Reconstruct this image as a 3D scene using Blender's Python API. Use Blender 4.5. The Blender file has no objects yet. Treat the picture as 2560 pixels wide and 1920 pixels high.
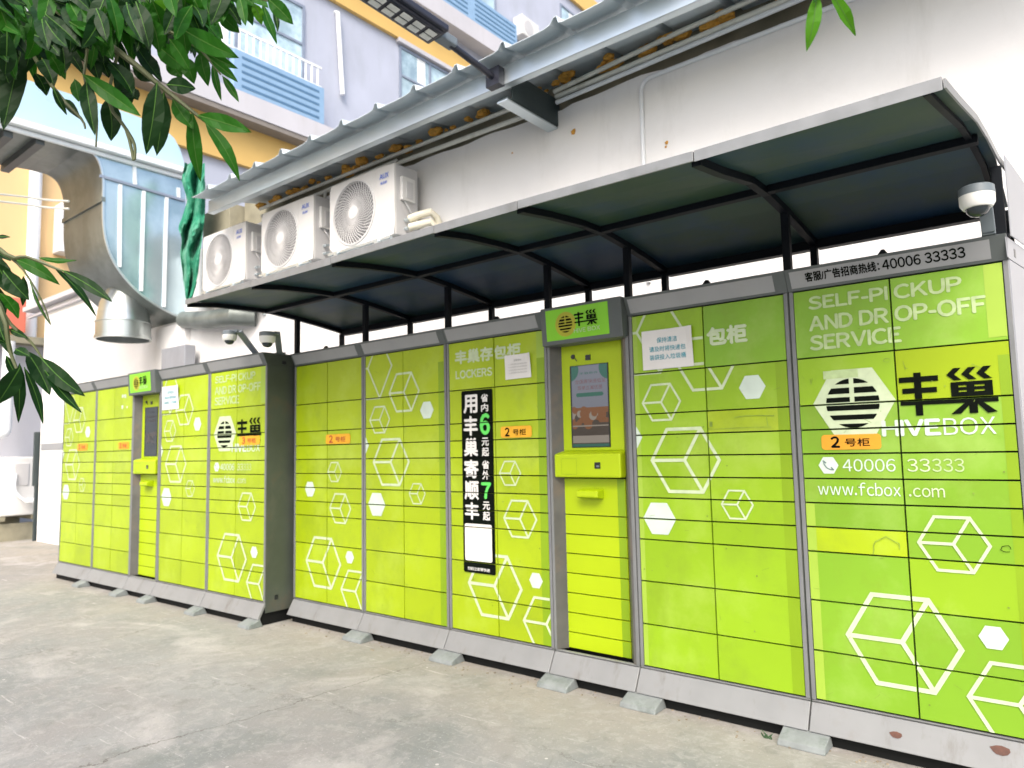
import bpy, bmesh, math, random
from mathutils import Vector, Matrix
from mathutils.geometry import tessellate_polygon
random.seed(7)
SC = bpy.context.scene
COL = SC.collection

# ------------------------------------------------------------------ camera
FPX, CAM = 1776.73, Vector((0.1813, -3.2663, 1.3846))
YAW, PITCH, ROLL = 0.6770, 0.0900, -0.0210
def cam_axes():
    f = Vector((-math.sin(YAW)*math.cos(PITCH), math.cos(YAW)*math.cos(PITCH), math.sin(PITCH)))
    r = Vector((math.cos(YAW), math.sin(YAW), 0)); u = r.cross(f)
    return (math.cos(ROLL)*r + math.sin(ROLL)*u, -math.sin(ROLL)*r + math.cos(ROLL)*u, f)
CR, CU, CF = cam_axes()
cd = bpy.data.cameras.new('camera'); cam = bpy.data.objects.new('camera', cd); COL.objects.link(cam)
cd.sensor_width = 36.0; cd.lens = 36.0*FPX/2560.0; cd.clip_start = 0.05; cd.clip_end = 500
cam.matrix_world = Matrix(((CR.x, CU.x, -CF.x, CAM.x), (CR.y, CU.y, -CF.y, CAM.y), (CR.z, CU.z, -CF.z, CAM.z), (0, 0, 0, 1)))
cd.dof.use_dof = True; cd.dof.focus_distance = 2.1; cd.dof.aperture_fstop = 4.5
SC.camera = cam
def ray(x, y): return CF + (x-1280)/FPX*CR - (y-960)/FPX*CU          # photo pixel (2560 wide) -> direction
def atx(x, y, X): d = ray(x, y); return CAM + d*((X-CAM.x)/d.x)
def aty(x, y, Y): d = ray(x, y); return CAM + d*((Y-CAM.y)/d.y)
def atd(x, y, D): return CAM + ray(x, y)*D

# ------------------------------------------------------------------ light
SUN_EL, SUN_AZ = math.radians(47), math.radians(148)                 # azimuth from +Y towards +X
w = bpy.data.worlds.new("World"); SC.world = w; w.use_nodes = True
nt = w.node_tree; bg = nt.nodes['Background']; sky = nt.nodes.new('ShaderNodeTexSky')
sky.sky_type = 'NISHITA'; sky.sun_disc = False; sky.sun_elevation = SUN_EL; sky.sun_rotation = SUN_AZ
sky.air_density = 1.0; sky.dust_density = 5.0; sky.ozone_density = 0.6
nt.links.new(sky.outputs[0], bg.inputs[0]); bg.inputs[1].default_value = 0.15
sl = bpy.data.lights.new('sun', 'SUN'); sl.energy = 1.0; sl.angle = math.radians(32); sl.color = (1.0, .98, .955)
so = bpy.data.objects.new('sun', sl); COL.objects.link(so)
sd = Vector((math.sin(SUN_AZ)*math.cos(SUN_EL), math.cos(SUN_AZ)*math.cos(SUN_EL), math.sin(SUN_EL)))
so.rotation_euler = sd.to_track_quat('Z', 'Y').to_euler()
SC.view_settings.view_transform = 'Standard'; SC.view_settings.look = 'None'
SC.view_settings.exposure = 1.2; SC.view_settings.gamma = 1.0

# ------------------------------------------------------------------ materials
def mat(name, col, rough=.5, metal=0., var=.12, scale=6., bump=0., bscale=60., dirt_sheen=None, dscale=3., dlo=.55, dhi=.75, spec=.5, rnd=0., emit=None, es=1., stretch=(1,1,1), trans=0., scuff=None):
    m = bpy.data.materials.new(name); m.use_nodes = True; t = m.node_tree; N = t.nodes; L = t.links
    b = N['Principled BSDF']; b.inputs['Roughness'].default_value = rough; b.inputs['Metallic'].default_value = metal
    b.inputs['Specular IOR Level'].default_value = spec
    tc = N.new('ShaderNodeTexCoord'); mp = N.new('ShaderNodeMapping'); mp.inputs['Scale'].default_value = stretch
    L.new(tc.outputs['Object'], mp.inputs[0])
    nz = N.new('ShaderNodeTexNoise'); nz.inputs['Scale'].default_value = scale; nz.inputs['Detail'].default_value = 6
    L.new(mp.outputs[0], nz.inputs['Vector'])
    mr = N.new('ShaderNodeMapRange'); mr.inputs['From Min'].default_value = .3; mr.inputs['From Max'].default_value = .7
    mr.inputs['To Min'].default_value = 1-var; mr.inputs['To Max'].default_value = 1+var
    L.new(nz.outputs['Fac'], mr.inputs[0])
    val = mr.outputs[0]
    if rnd:
        oi = N.new('ShaderNodeObjectInfo'); m2 = N.new('ShaderNodeMapRange'); m2.inputs['To Min'].default_value = 1-rnd; m2.inputs['To Max'].default_value = 1+rnd
        L.new(oi.outputs['Random'], m2.inputs[0]); mm = N.new('ShaderNodeMath'); mm.operation = 'MULTIPLY'
        L.new(val, mm.inputs[0]); L.new(m2.outputs[0], mm.inputs[1]); val = mm.outputs[0]
    vm = N.new('ShaderNodeVectorMath'); vm.operation = 'SCALE'; vm.inputs[0].default_value = col; L.new(val, vm.inputs['Scale'])
    out = vm.outputs[0]
    if dirt_sheen:  # second tone by noise: dirt on most, reflected colour on the canopy
        n2 = N.new('ShaderNodeTexNoise'); n2.inputs['Scale'].default_value = dscale; n2.inputs['Detail'].default_value = 9; n2.inputs['Roughness'].default_value = .65
        L.new(mp.outputs[0], n2.inputs['Vector'])
        r2 = N.new('ShaderNodeMapRange'); r2.inputs['From Min'].default_value = dlo; r2.inputs['From Max'].default_value = dhi; L.new(n2.outputs['Fac'], r2.inputs[0])
        mx = N.new('ShaderNodeMix'); mx.data_type = 'RGBA'; L.new(r2.outputs[0], mx.inputs[0]); L.new(out, mx.inputs[6]); mx.inputs[7].default_value = (*dirt_sheen, 1)
        out = mx.outputs[2]
    if scuff:                                    # colour, noise scale, stretch, low, high, amount
        mp4 = N.new('ShaderNodeMapping'); mp4.inputs['Scale'].default_value = scuff[2]; L.new(tc.outputs['Object'], mp4.inputs[0])
        oi4 = N.new('ShaderNodeObjectInfo'); va = N.new('ShaderNodeVectorMath'); va.operation = 'ADD'; sc4 = N.new('ShaderNodeVectorMath'); sc4.operation = 'SCALE'; sc4.inputs[0].default_value = (37., 11., 23.); L.new(oi4.outputs['Random'], sc4.inputs['Scale'])
        L.new(mp4.outputs[0], va.inputs[0]); L.new(sc4.outputs[0], va.inputs[1])
        n4 = N.new('ShaderNodeTexNoise'); n4.inputs['Scale'].default_value = scuff[1]; n4.inputs['Detail'].default_value = 10; n4.inputs['Roughness'].default_value = .7; L.new(va.outputs[0], n4.inputs['Vector'])
        r4 = N.new('ShaderNodeMapRange'); r4.inputs['From Min'].default_value = scuff[3]; r4.inputs['From Max'].default_value = scuff[4]; r4.inputs['To Max'].default_value = scuff[5]; L.new(n4.outputs['Fac'], r4.inputs[0])
        m4 = N.new('ShaderNodeMix'); m4.data_type = 'RGBA'; L.new(r4.outputs[0], m4.inputs[0]); L.new(out, m4.inputs[6]); m4.inputs[7].default_value = (*scuff[0], 1); out = m4.outputs[2]
    L.new(out, b.inputs['Base Color'])
    rr = N.new('ShaderNodeMapRange'); rr.inputs['To Min'].default_value = max(0, rough-.08); rr.inputs['To Max'].default_value = min(1, rough+.08)
    L.new(nz.outputs['Fac'], rr.inputs[0]); L.new(rr.outputs[0], b.inputs['Roughness'])
    if bump:
        n3 = N.new('ShaderNodeTexNoise'); n3.inputs['Scale'].default_value = bscale; n3.inputs['Detail'].default_value = 5; L.new(mp.outputs[0], n3.inputs['Vector'])
        bp = N.new('ShaderNodeBump'); bp.inputs['Strength'].default_value = bump; bp.inputs['Distance'].default_value = .01
        L.new(n3.outputs['Fac'], bp.inputs['Height']); L.new(bp.outputs[0], b.inputs['Normal'])
    if emit: b.inputs['Emission Color'].default_value = (*emit, 1); b.inputs['Emission Strength'].default_value = es
    if trans:
        tr = N.new('ShaderNodeBsdfTranslucent'); L.new(out, tr.inputs[0]); ms = N.new('ShaderNodeMixShader'); ms.inputs[0].default_value = trans
        L.new(b.outputs[0], ms.inputs[1]); L.new(tr.outputs[0], ms.inputs[2]); L.new(ms.outputs[0], N['Material Output'].inputs[0])
    return m
M = {}
M['lime'] = mat('lime_door', (0.3053, 0.4171, 0.0052), .36, var=.06, scale=1.7, rnd=.07, dirt_sheen=(.40, .53, .08), dscale=1.9, dlo=.50, dhi=.85, bump=.06, bscale=5, spec=.4, scuff=((.17, .25, .02), 3.2, (1, 1, .8), .50, .74, .55))
M['lime2'] = mat('lime_door_fresh', (.178, .352, .018), .36, var=.07, scale=1.7, rnd=.08, dirt_sheen=(.30, .46, .10), dscale=1.9, dlo=.50, dhi=.8, bump=.06, bscale=5, spec=.4, scuff=((.17, .25, .02), 3.2, (1, 1, .8), .50, .74, .55))
M['limek'] = mat('lime_kiosk', (0.344, 0.4687, 0.0034), .42, var=.04, scale=3, rnd=.02, bump=.03, bscale=9, spec=.35, scuff=((.26, .34, .01), 3., (1, 1, 1), .58, .75, .3))
M['lime3'] = mat('lime_door_mid', (.225, .385, .010), .36, var=.06, scale=1.7, rnd=.08, dirt_sheen=(.36, .50, .09), dscale=1.9, dlo=.50, dhi=.82, bump=.06, bscale=5, spec=.4, scuff=((.17, .25, .02), 3.2, (1, 1, .8), .50, .74, .55))
M['olive'] = mat('olive_door', (0.258, 0.3612, 0.0034), .42, var=.08, scale=1.7, spec=.3)
M['strip'] = mat('vinyl_overlap', (0.1892, 0.3139, 0.0069), .36, var=.07, scale=3, spec=.4)
M['strip2'] = mat('vinyl_overlap_pale', (0.2838, 0.43, 0.0473), .36, var=.07, scale=3, spec=.4)
M['pale'] = mat('pale_vinyl', (0.4816, 0.5762, 0.3784), .5, var=.10, scale=22, spec=.3)
M['faded'] = mat('faded_vinyl', (0.3956, 0.516, 0.258), .5, var=.16, scale=26, spec=.3)
M['fill'] = mat('white_vinyl', (0.516, 0.6192, 0.5418), .5, var=.08, scale=10, spec=.3)
M['ink'] = mat('black_vinyl', (.005, .007, .005), .7, var=.2, scale=20, spec=.03)
M['sign'] = mat('sign_green', (.20, .56, .01), .3, var=.06, scale=4)
M['halo'] = mat('sign_halo', (.36, .36, .01), .3, var=.1, scale=9)  # backlit glow round the logo, painted as flat colour
M['orange'] = mat('sticker_orange', (.66, .285, .012), .5, var=.1, scale=14)
M['yellow'] = mat('sticker_yellow', (.70, .36, .015), .5, var=.12, scale=14)
M['red'] = mat('sticker_red_ink', (.35, .05, .02), .5, var=.1)
M['paper'] = mat('white_paper', (.66, .66, .645), .75, var=.03, scale=9, bump=.08, bscale=14)
M['teal'] = mat('teal_ink', (.06, .32, .40), .6, var=.1)
M['greytext'] = mat('grey_ink', (.42, .43, .42), .7, var=.1)
M['bgreen'] = mat('banner_green_ink', (.10, .62, .10), .5, var=.08)
M['plate'] = mat('banner_white_plate', (.72, .70, .66), .6, var=.08, scale=40)
M['steel'] = mat('grey_paint', (.160, .170, .174), .42, var=.14, scale=5, dirt_sheen=(.11, .10, .09), dscale=5, dlo=.55, dhi=.9, spec=.4)
M['header'] = mat('header_paint', (.275, .288, .300), .42, var=.08, scale=4, dirt_sheen=(.24, .24, .24), dscale=4, dlo=.55, dhi=.9)
M['headE'] = mat('header_paint_border', (.085, .10, .10), .45, var=.1, scale=6)
M['plinth'] = mat('plinth_paint', (.200, .209, .213), .45, var=.10, scale=4, dirt_sheen=(.17, .16, .15), dscale=5, dlo=.55, dhi=.85, bump=.05, bscale=30, spec=.4, scuff=((.10, .09, .075), 5., (2.2, 1, .5), .56, .72, .55))
M['dark'] = mat('dark_body', (.006, .007, .007), .7, var=.2, spec=.2)
M['side'] = mat('cabinet_side_paint', (.062, .074, .062), .5, var=.18, scale=3, dirt_sheen=(.095, .078, .055), dscale=3, spec=.35, scuff=((.13, .12, .10), 2.5, (1, 1, .4), .55, .75, .6))
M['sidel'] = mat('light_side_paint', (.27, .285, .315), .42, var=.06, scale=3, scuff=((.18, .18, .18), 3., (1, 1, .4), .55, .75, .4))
M['reveal'] = mat('reveal_paint', (.085, .086, .080), .42, var=.16, scale=8, dirt_sheen=(.15, .115, .08), dscale=3, dlo=.5, dhi=.7, spec=.4)
M['canopy'] = mat('canopy_sheet', (.015, .040, .078), .5, var=.3, scale=1.6, dirt_sheen=(.034, .064, .042), dscale=1.2, dlo=.42, dhi=.62, spec=.14)  # green patches stand in for reflected lockers, painted into the colour
M['rib'] = mat('canopy_frame', (.004, .006, .009), .55, var=.2, spec=.12)
M['edge'] = mat('canopy_edge', (0.188, 0.2, 0.208), .4, var=.12, scale=12, scuff=((.10, .10, .09), 6., (1, 1, 1), .56, .72, .5))
M['wall'] = mat('white_render', (.80, .80, .795), .88, var=.035, scale=1.6, bump=.7, bscale=4.5, dirt_sheen=(.72, .72, .71), dscale=1.8, dlo=.50, dhi=.8, scuff=((.54, .54, .51), 1.6, (1.6, 1, .28), .58, .80, .5))
M['bare'] = mat('bare_wall', (.26, .245, .18), .92, var=.3, scale=3, bump=.3, bscale=30, spec=.2)
M['galv'] = mat('galvanised', (.60, .67, .70), .34, .75, var=.06, scale=2)
M['sheet'] = mat('roof_sheet', (.52, .59, .63), .5, var=.10, scale=2.5)
M['foam'] = mat('orange_foam', (.58, .30, .05), .9, var=.35, scale=30, bump=.8, bscale=60)
M['beam'] = mat('dark_steel', (.035, .05, .052), .45, var=.2)
M['pvc'] = mat('white_pvc', (.66, .66, .60), .4, var=.08, scale=5, dirt_sheen=(.40, .38, .30), dscale=7)
M['acw'] = mat('appliance_white', (.66, .66, .645), .4, var=.03, scale=4, scuff=((.50, .49, .46), 3., (1, 1, .5), .58, .8, .4))
M['acg'] = mat('appliance_side', (.52, .52, .525), .45, var=.04, scale=4)
M['grille'] = mat('grille_wire', (.60, .60, .60), .5, var=.05)
M['cavity'] = mat('fan_cavity', (.085, .09, .095), .7, var=.2, scale=6)
M['blue'] = mat('blue_print', (.08, .16, .60), .5, var=.05)
M['cream'] = mat('pipe_lagging', (.74, .71, .58), .7, var=.08, scale=14)
M['black'] = mat('black_plastic', (.010, .012, .014), .3, var=.2)
M['lens'] = mat('dome_glass', (.02, .03, .035), .08, var=.1)
M['camg'] = mat('camera_grey', (.13, .16, .18), .45, var=.08)
M['camw'] = mat('camera_white', (.72, .74, .72), .4, var=.04)
M['duct'] = mat('duct_zinc', (.175, .20, .19), .42, .35, var=.25, scale=3.2, bump=.20, bscale=4, stretch=(1, 1, .5), scuff=((.08, .095, .085), 2.2, (1, 1, 1), .45, .7, .7))  # darker than the duct's side sheet; underside shade put into this colour
M['poly'] = mat('blue_polycarbonate', (.46, .62, .70), .12, var=.14, scale=1.2, dirt_sheen=(.62, .72, .76), dscale=.9, dlo=.45, dhi=.7)
M['ductup'] = mat('upper_duct_sheet', (.42, .60, .70), .3, var=.06, scale=1)  # upper duct sheet, sky reflection put into its pale blue
M['zinc'] = mat('bright_zinc', (.50, .54, .53), .30, .9, var=.18, scale=5, stretch=(1, 1, .4))
M['ductside'] = mat('duct_side_sheet', (.50, .62, .68), .22, .55, var=.14, scale=1.1, bump=.10, bscale=2.5, dirt_sheen=(.30, .42, .48), dscale=1.0, dlo=.46, dhi=.66)  # blue sky reflection put into the sheet's base colour
M['alu'] = mat('white_aluminium', (.74, .77, .80), .4, var=.05)
M['soffit'] = mat('ribbed_soffit', (.07, .08, .08), .5, .2, var=.2)
M['net'] = mat('green_net', (.04, .24, .145), 1., var=.35, scale=6, dirt_sheen=(.20, .42, .32), dscale=3, dlo=.48, dhi=.70, spec=.02, bump=1., bscale=90)
M['lav'] = mat('lavender_render', (.42, .455, .55), .8, var=.07, scale=.8, scuff=((.34, .37, .43), 1.2, (1, 1, .3), .5, .75, .6))
M['lavw'] = mat('white_slab', (.50, .50, .535), .8, var=.05, scale=.8, scuff=((.40, .40, .40), 1.4, (1, 1, .3), .52, .75, .6))
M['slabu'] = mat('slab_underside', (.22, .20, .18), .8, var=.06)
M['yel'] = mat('yellow_render', (.66, .44, .145), .8, var=.06, scale=.7)
M['org'] = mat('orange_render', (.70, .485, .245), .8, var=.06, scale=.7)
M['louv'] = mat('blue_louver', (.24, .385, .56), .5, var=.05)
M['louvd'] = mat('louver_gap', (.075, .17, .29), .6, var=.05)
M['glass'] = mat('window_glass', (.50, .66, .74), .06, var=.35, scale=.9, dirt_sheen=(.25, .36, .44), dscale=.8, dlo=.45, dhi=.6)
M['glassd'] = mat('window_frame_grey', (.22, .26, .34), .4, var=.08)
M['curt'] = mat('white_curtain', (.76, .80, .82), .8, var=.05)
M['rwhite'] = mat('white_railing', (.78, .80, .82), .4, var=.03)
M['led'] = mat('led_tile', (.62, .64, .60), .3, var=.08, scale=20)
M['lamp'] = mat('lamp_housing', (.020, .022, .034), .35, var=.15)
M['conc2'] = mat('block_concrete', (.20, .225, .225), .85, var=.18, scale=9, bump=.4, bscale=40, scuff=((.09, .12, .10), 9., (1, 1, 1), .5, .65, .6))
M['redsign'] = mat('red_board', (.60, .16, .10), .5, var=.06)
M['bark'] = mat('bark', (.10, .075, .05), .85, var=.3, scale=12, bump=.6, bscale=30)
M['twig'] = mat('green_twig', (.07, .085, .03), .6, var=.2)
M['leafd'] = mat('leaf_dark', (.004, .026, .003), .5, var=.14, scale=3, spec=.16, trans=0.14)  # near-black leaf copy, shade on silhouetted leaves put into the colour
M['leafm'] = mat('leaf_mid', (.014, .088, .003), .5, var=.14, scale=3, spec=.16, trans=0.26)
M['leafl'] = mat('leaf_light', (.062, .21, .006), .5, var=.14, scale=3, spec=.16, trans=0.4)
M['rib2'] = mat('leaf_midrib', (.05, .13, .02), .6, var=.1, spec=.15)
M['pod'] = mat('dry_pod', (.09, .07, .05), .7, var=.3)
M['brown'] = mat('brown_leaf', (.085, .034, .022), .7, var=.3, scale=60)
M['weed'] = mat('weed_green', (.05, .12, .05), .6, var=.3)
M['rubble'] = mat('rubble', (.22, .19, .14), .95, var=.4, scale=20)
M['phone'] = mat('phone_mark', (.13, .19, .19), .6, var=.1)
M['scratch'] = mat('door_scratch', (.16, .24, .03), .6, var=.4, scale=30)
M['smear'] = mat('pencil_smear', (.18, .28, .03), .6, var=.4, scale=30)
M['scr_top'] = mat('screen_lavender', (.02, .02, .02), .15, var=0, emit=(.17, .18, .22), es=.36)
M['scr_grn'] = mat('screen_green', (.02, .02, .02), .15, var=0, emit=(.010, .10, .07), es=.4)
M['scr_red'] = mat('screen_red', (.02, .02, .02), .15, var=0, emit=(.17, .065, .075), es=.36)
M['scr_org'] = mat('screen_orange', (.02, .02, .02), .15, var=0, emit=(.20, .072, .02), es=.34)
M['scr_brn'] = mat('screen_brown', (.02, .02, .02), .15, var=0, emit=(.05, .035, .025), es=.34)
M['scr_tan'] = mat('screen_tan', (.02, .02, .02), .15, var=0, emit=(.28, .24, .20), es=.34)

def ground_material():
    m = bpy.data.materials.new('worn_concrete'); m.use_nodes = True; t = m.node_tree; N = t.nodes; L = t.links; b = N['Principled BSDF']
    tc = N.new('ShaderNodeTexCoord'); P = tc.outputs['Object']
    def noise(sc, det=8, rough=.6, dist=0, st=None):
        n = N.new('ShaderNodeTexNoise'); n.inputs['Scale'].default_value = sc; n.inputs['Detail'].default_value = det; n.inputs['Roughness'].default_value = rough; n.inputs['Distortion'].default_value = dist
        v = P
        if st:
            mp = N.new('ShaderNodeMapping'); mp.inputs['Scale'].default_value = st[0]; mp.inputs['Rotation'].default_value = (0, 0, st[1]); L.new(P, mp.inputs[0]); v = mp.outputs[0]
        L.new(v, n.inputs['Vector']); return n.outputs['Fac']
    def rng(s, a, c, lo=0., hi=1.):
        r = N.new('ShaderNodeMapRange'); r.inputs['From Min'].default_value = a; r.inputs['From Max'].default_value = c; r.inputs['To Min'].default_value = lo; r.inputs['To Max'].default_value = hi
        L.new(s, r.inputs[0]); return r.outputs[0]
    def mix(f, a, c):
        x = N.new('ShaderNodeMix'); x.data_type = 'RGBA'; L.new(f, x.inputs[0])
        for i, s in ((6, a), (7, c)):
            if isinstance(s, tuple): x.inputs[i].default_value = (*s, 1)
            else: L.new(s, x.inputs[i])
        return x.outputs[2]
    def mth(op, a, c):
        x = N.new('ShaderNodeMath'); x.operation = op
        for i, s in ((0, a), (1, c)):
            if isinstance(s, (int, float)): x.inputs[i].default_value = s
            else: L.new(s, x.inputs[i])
        return x.outputs[0]
    sep = N.new('ShaderNodeSeparateXYZ'); L.new(P, sep.inputs[0])
    c = mix(rng(noise(.55, 5), .35, .65), (.176, .188, .188), (.276, .281, .280))
    c = mix(rng(noise(1.6, 8, .6, .6), .44, .62), c, (.238, .234, .230))
    near = mth('ADD', sep.outputs['Y'], rng(noise(1.1, 5), 0, 1, -.9, .9))
    c = mix(rng(near, -.9, .1, 0, .6), c, (.300, .272, .214))                                   # tan silt along the lockers
    c = mix(rng(noise(.9, 7, .65, 1.2), .54, .68, 0, .75), c, (.39, .378, .372))                        # pale worn patches
    c = mix(rng(noise(3., 9, .7, 1.5, ((1, 5, 1), .5)), .62, .74, 0, .6), c, (.43, .425, .415))       # scuffs
    c = mix(rng(noise(1.0, 6, .6, .4, ((1, 1, 1), 1.)), .54, .68, 0, .6), c, (.125, .15, .138))        # damp stains
    c = mix(rng(noise(85, 3, .6), .62, .74, 0, .6), c, (.47, .465, .45))                              # grit
    c = mix(rng(noise(60, 3, .6), .66, .76, 0, .6), c, (.12, .12, .10))
    c = mix(rng(noise(14, 10, .75, .5), .50, .60, 0, .45), c, (.34, .335, .325))
    c = mix(rng(noise(9, 10, .75, .8), .54, .66, 0, .5), c, (.15, .155, .145))
    c = mix(rng(noise(2.2, 12, .78, .3, ((1, 14, 1), -.35)), .60, .66, 0, .7), c, (.47, .46, .45))      # thin drag scratches
    c = mix(rng(noise(2.0, 12, .78, .3, ((1, 18, 1), .75)), .62, .67, 0, .6), c, (.47, .46, .45))
    v = N.new('ShaderNodeTexVoronoi'); v.inputs['Scale'].default_value = 5.; v.inputs['Randomness'].default_value = 1.; L.new(P, v.inputs['Vector'])
    c = mix(rng(v.outputs['Distance'], .030, .045, .8, 0), c, (.50, .49, .475))                       # droppings and chips
    def crack(px0, px1, wob, wd):
        a = CAM + ray(*px0)*((.11-CAM.z)/ray(*px0).z); e = CAM + ray(*px1)*((.11-CAM.z)/ray(*px1).z); d = (e-a); d.z = 0; d.normalize(); n = Vector((-d.y, d.x))
        dd = mth('ADD', mth('MULTIPLY', sep.outputs['X'], n.x), mth('MULTIPLY', sep.outputs['Y'], n.y))
        dd = mth('SUBTRACT', dd, n.x*a.x+n.y*a.y); dd = mth('ADD', dd, rng(noise(2.2, 8, .7), 0, 1, -wob, wob))
        return rng(mth('ABSOLUTE', dd, 0), wd*.4, wd, 1, 0)
    for p0, p1, wb, wd, st in (((1085, 1655), (240, 1900), .16, .006, .7), ((60, 1640), (700, 1500), .20, .007, .5), ((1500, 1900), (900, 1780), .3, .006, .4)):
        f = mth('MULTIPLY', crack(p0, p1, wb, wd), mth('MULTIPLY', rng(noise(1.3, 3), .35, .55), st)); c = mix(f, c, (.07, .065, .055))
    L.new(c, b.inputs['Base Color']); b.inputs['Roughness'].default_value = .8
    bp = N.new('ShaderNodeBump'); bp.inputs['Strength'].default_value = .35; bp.inputs['Distance'].default_value = .012
    L.new(mth('ADD', noise(45, 6, .7), mth('MULTIPLY', noise(6, 6), .8)), bp.inputs['Height']); L.new(bp.outputs[0], b.inputs['Normal'])
    return m
M['ground'] = ground_material()

# ------------------------------------------------------------------ builders
LOC = {}
class MB:
    def __init__(s): s.v = []; s.f = []; s.mi = []
    def face(s, pts, mi=0):
        i = len(s.v); s.v += [tuple(p) for p in pts]; s.f.append(tuple(range(i, i+len(pts)))); s.mi.append(mi)
    def box(s, x0, x1, y0, y1, z0, z1, mi=0):
        s.hull8([(x0, y0, z0), (x1, y0, z0), (x1, y1, z0), (x0, y1, z0), (x0, y0, z1), (x1, y0, z1), (x1, y1, z1), (x0, y1, z1)], mi)
    def hull8(s, p, mi=0):                       # 4 bottom (ccw from above), 4 top
        i = len(s.v); s.v += [tuple(q) for q in p]
        for q in ((0, 3, 2, 1), (4, 5, 6, 7), (0, 1, 5, 4), (1, 2, 6, 5), (2, 3, 7, 6), (3, 0, 4, 7)): s.f.append(tuple(i+k for k in q)); s.mi.append(mi)
    def bar(s, a, b, w, h, up=(0, 0, 1), mi=0):
        a = Vector(a); b = Vector(b); d = (b-a).normalized(); x = d.cross(Vector(up)).normalized(); z = x.cross(d)
        x *= w/2; z *= h/2
        s.hull8([a-x-z, a+x-z, b+x-z, b-x-z, a-x+z, a+x+z, b+x+z, b-x+z], mi)
    def extr(s, prof, fn0, fn1, mi=0, cap=True):  # profile 2-D, fn maps (u,v)->xyz at both ends
        n = len(prof); i = len(s.v); s.v += [tuple(fn0(*p)) for p in prof] + [tuple(fn1(*p)) for p in prof]
        for k in range(n): s.f.append((i+k, i+(k+1) % n, i+n+(k+1) % n, i+n+k)); s.mi.append(mi)
        if cap: s.f.append(tuple(range(i+n-1, i-1, -1))); s.mi.append(mi); s.f.append(tuple(range(i+n, i+2*n))); s.mi.append(mi)
    def tube(s, path, r, n=10, mi=0, cap=True):
        path = [Vector(p) for p in path]; rs = r if isinstance(r, (list, tuple)) else [r]*len(path); i0 = len(s.v); ref = None
        for k, p in enumerate(path):
            d = (path[min(k+1, len(path)-1)]-path[max(k-1, 0)]).normalized()
            if ref is None: ref = d.orthogonal().normalized()
            ref = (ref-d*ref.dot(d)).normalized(); o = d.cross(ref)
            for j in range(n): a = 2*math.pi*j/n; s.v.append(tuple(p+(ref*math.cos(a)+o*math.sin(a))*rs[k]))
        for k in range(len(path)-1):
            for j in range(n): a = i0+k*n+j; b = i0+k*n+(j+1) % n; s.f.append((a, b, b+n, a+n)); s.mi.append(mi)
        if cap: s.f.append(tuple(range(i0+n-1, i0-1, -1))); s.mi.append(mi); e = i0+(len(path)-1)*n; s.f.append(tuple(range(e, e+n))); s.mi.append(mi)
    def lathe(s, prof, c, n=24, mi=0, axis=2):
        i0 = len(s.v)
        for r, h in prof:
            for j in range(n):
                a = 2*math.pi*j/n; u, v = r*math.cos(a), r*math.sin(a)
                s.v.append((c[0]+u, c[1]+v, c[2]+h) if axis == 2 else (c[0]+u, c[1]+h, c[2]+v) if axis == 1 else (c[0]+h, c[1]+u, c[2]+v))
        for k in range(len(prof)-1):
            for j in range(n): a = i0+k*n+j; b = i0+k*n+(j+1) % n; s.f.append((a, b, b+n, a+n)); s.mi.append(mi)
    def build(s, name, mats, parent=None, loc=None, local=False, bevel=0., smooth=False, label=None, fixn=True, sub=0):
        if not isinstance(mats, (list, tuple)): mats = [mats]
        base = Vector((0, 0, 0))
        if parent is not None and not local: base = LOC[parent.name]
        elif loc is not None: base = Vector(loc)
        me = bpy.data.meshes.new(name); me.from_pydata([tuple(Vector(p)-base) for p in s.v], [], s.f)
        for m in mats: me.materials.append(M[m])
        me.polygons.foreach_set('material_index', s.mi)
        if fixn:
            bm = bmesh.new(); bm.from_mesh(me); bmesh.ops.recalc_face_normals(bm, faces=bm.faces); bm.to_mesh(me); bm.free()
        if smooth:
            me.polygons.foreach_set('use_smooth', [True]*len(me.polygons))
            me.set_sharp_from_angle(angle=math.radians(38))
        o = bpy.data.objects.new(name, me); COL.objects.link(o)
        if parent is not None: o.parent = parent
        elif loc is not None: o.location = loc
        LOC[o.name] = base
        if bevel:
            bv = o.modifiers.new('bevel', 'BEVEL'); bv.width = bevel; bv.segments = 2; bv.limit_method = 'ANGLE'; bv.angle_limit = math.radians(40); bv.use_clamp_overlap = True
        if sub: sb = o.modifiers.new('sub', 'SUBSURF'); sb.levels = sub; sb.render_levels = sub
        if label: o['label'] = label
        return o
def tag(o, label, cat, group=None, kind=None):
    if kind: o['kind'] = kind
    if label: o['label'] = label
    if cat: o['category'] = cat
    if group: o['group'] = group
    return o
def thing(name, loc, label, cat, group=None, rz=0.):
    o = bpy.data.objects.new(name, None); COL.objects.link(o); o.location = loc; o.rotation_euler = (0, 0, rz); o.empty_display_size = .1
    LOC[o.name] = Vector(loc); return tag(o, label, cat, group)

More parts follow.
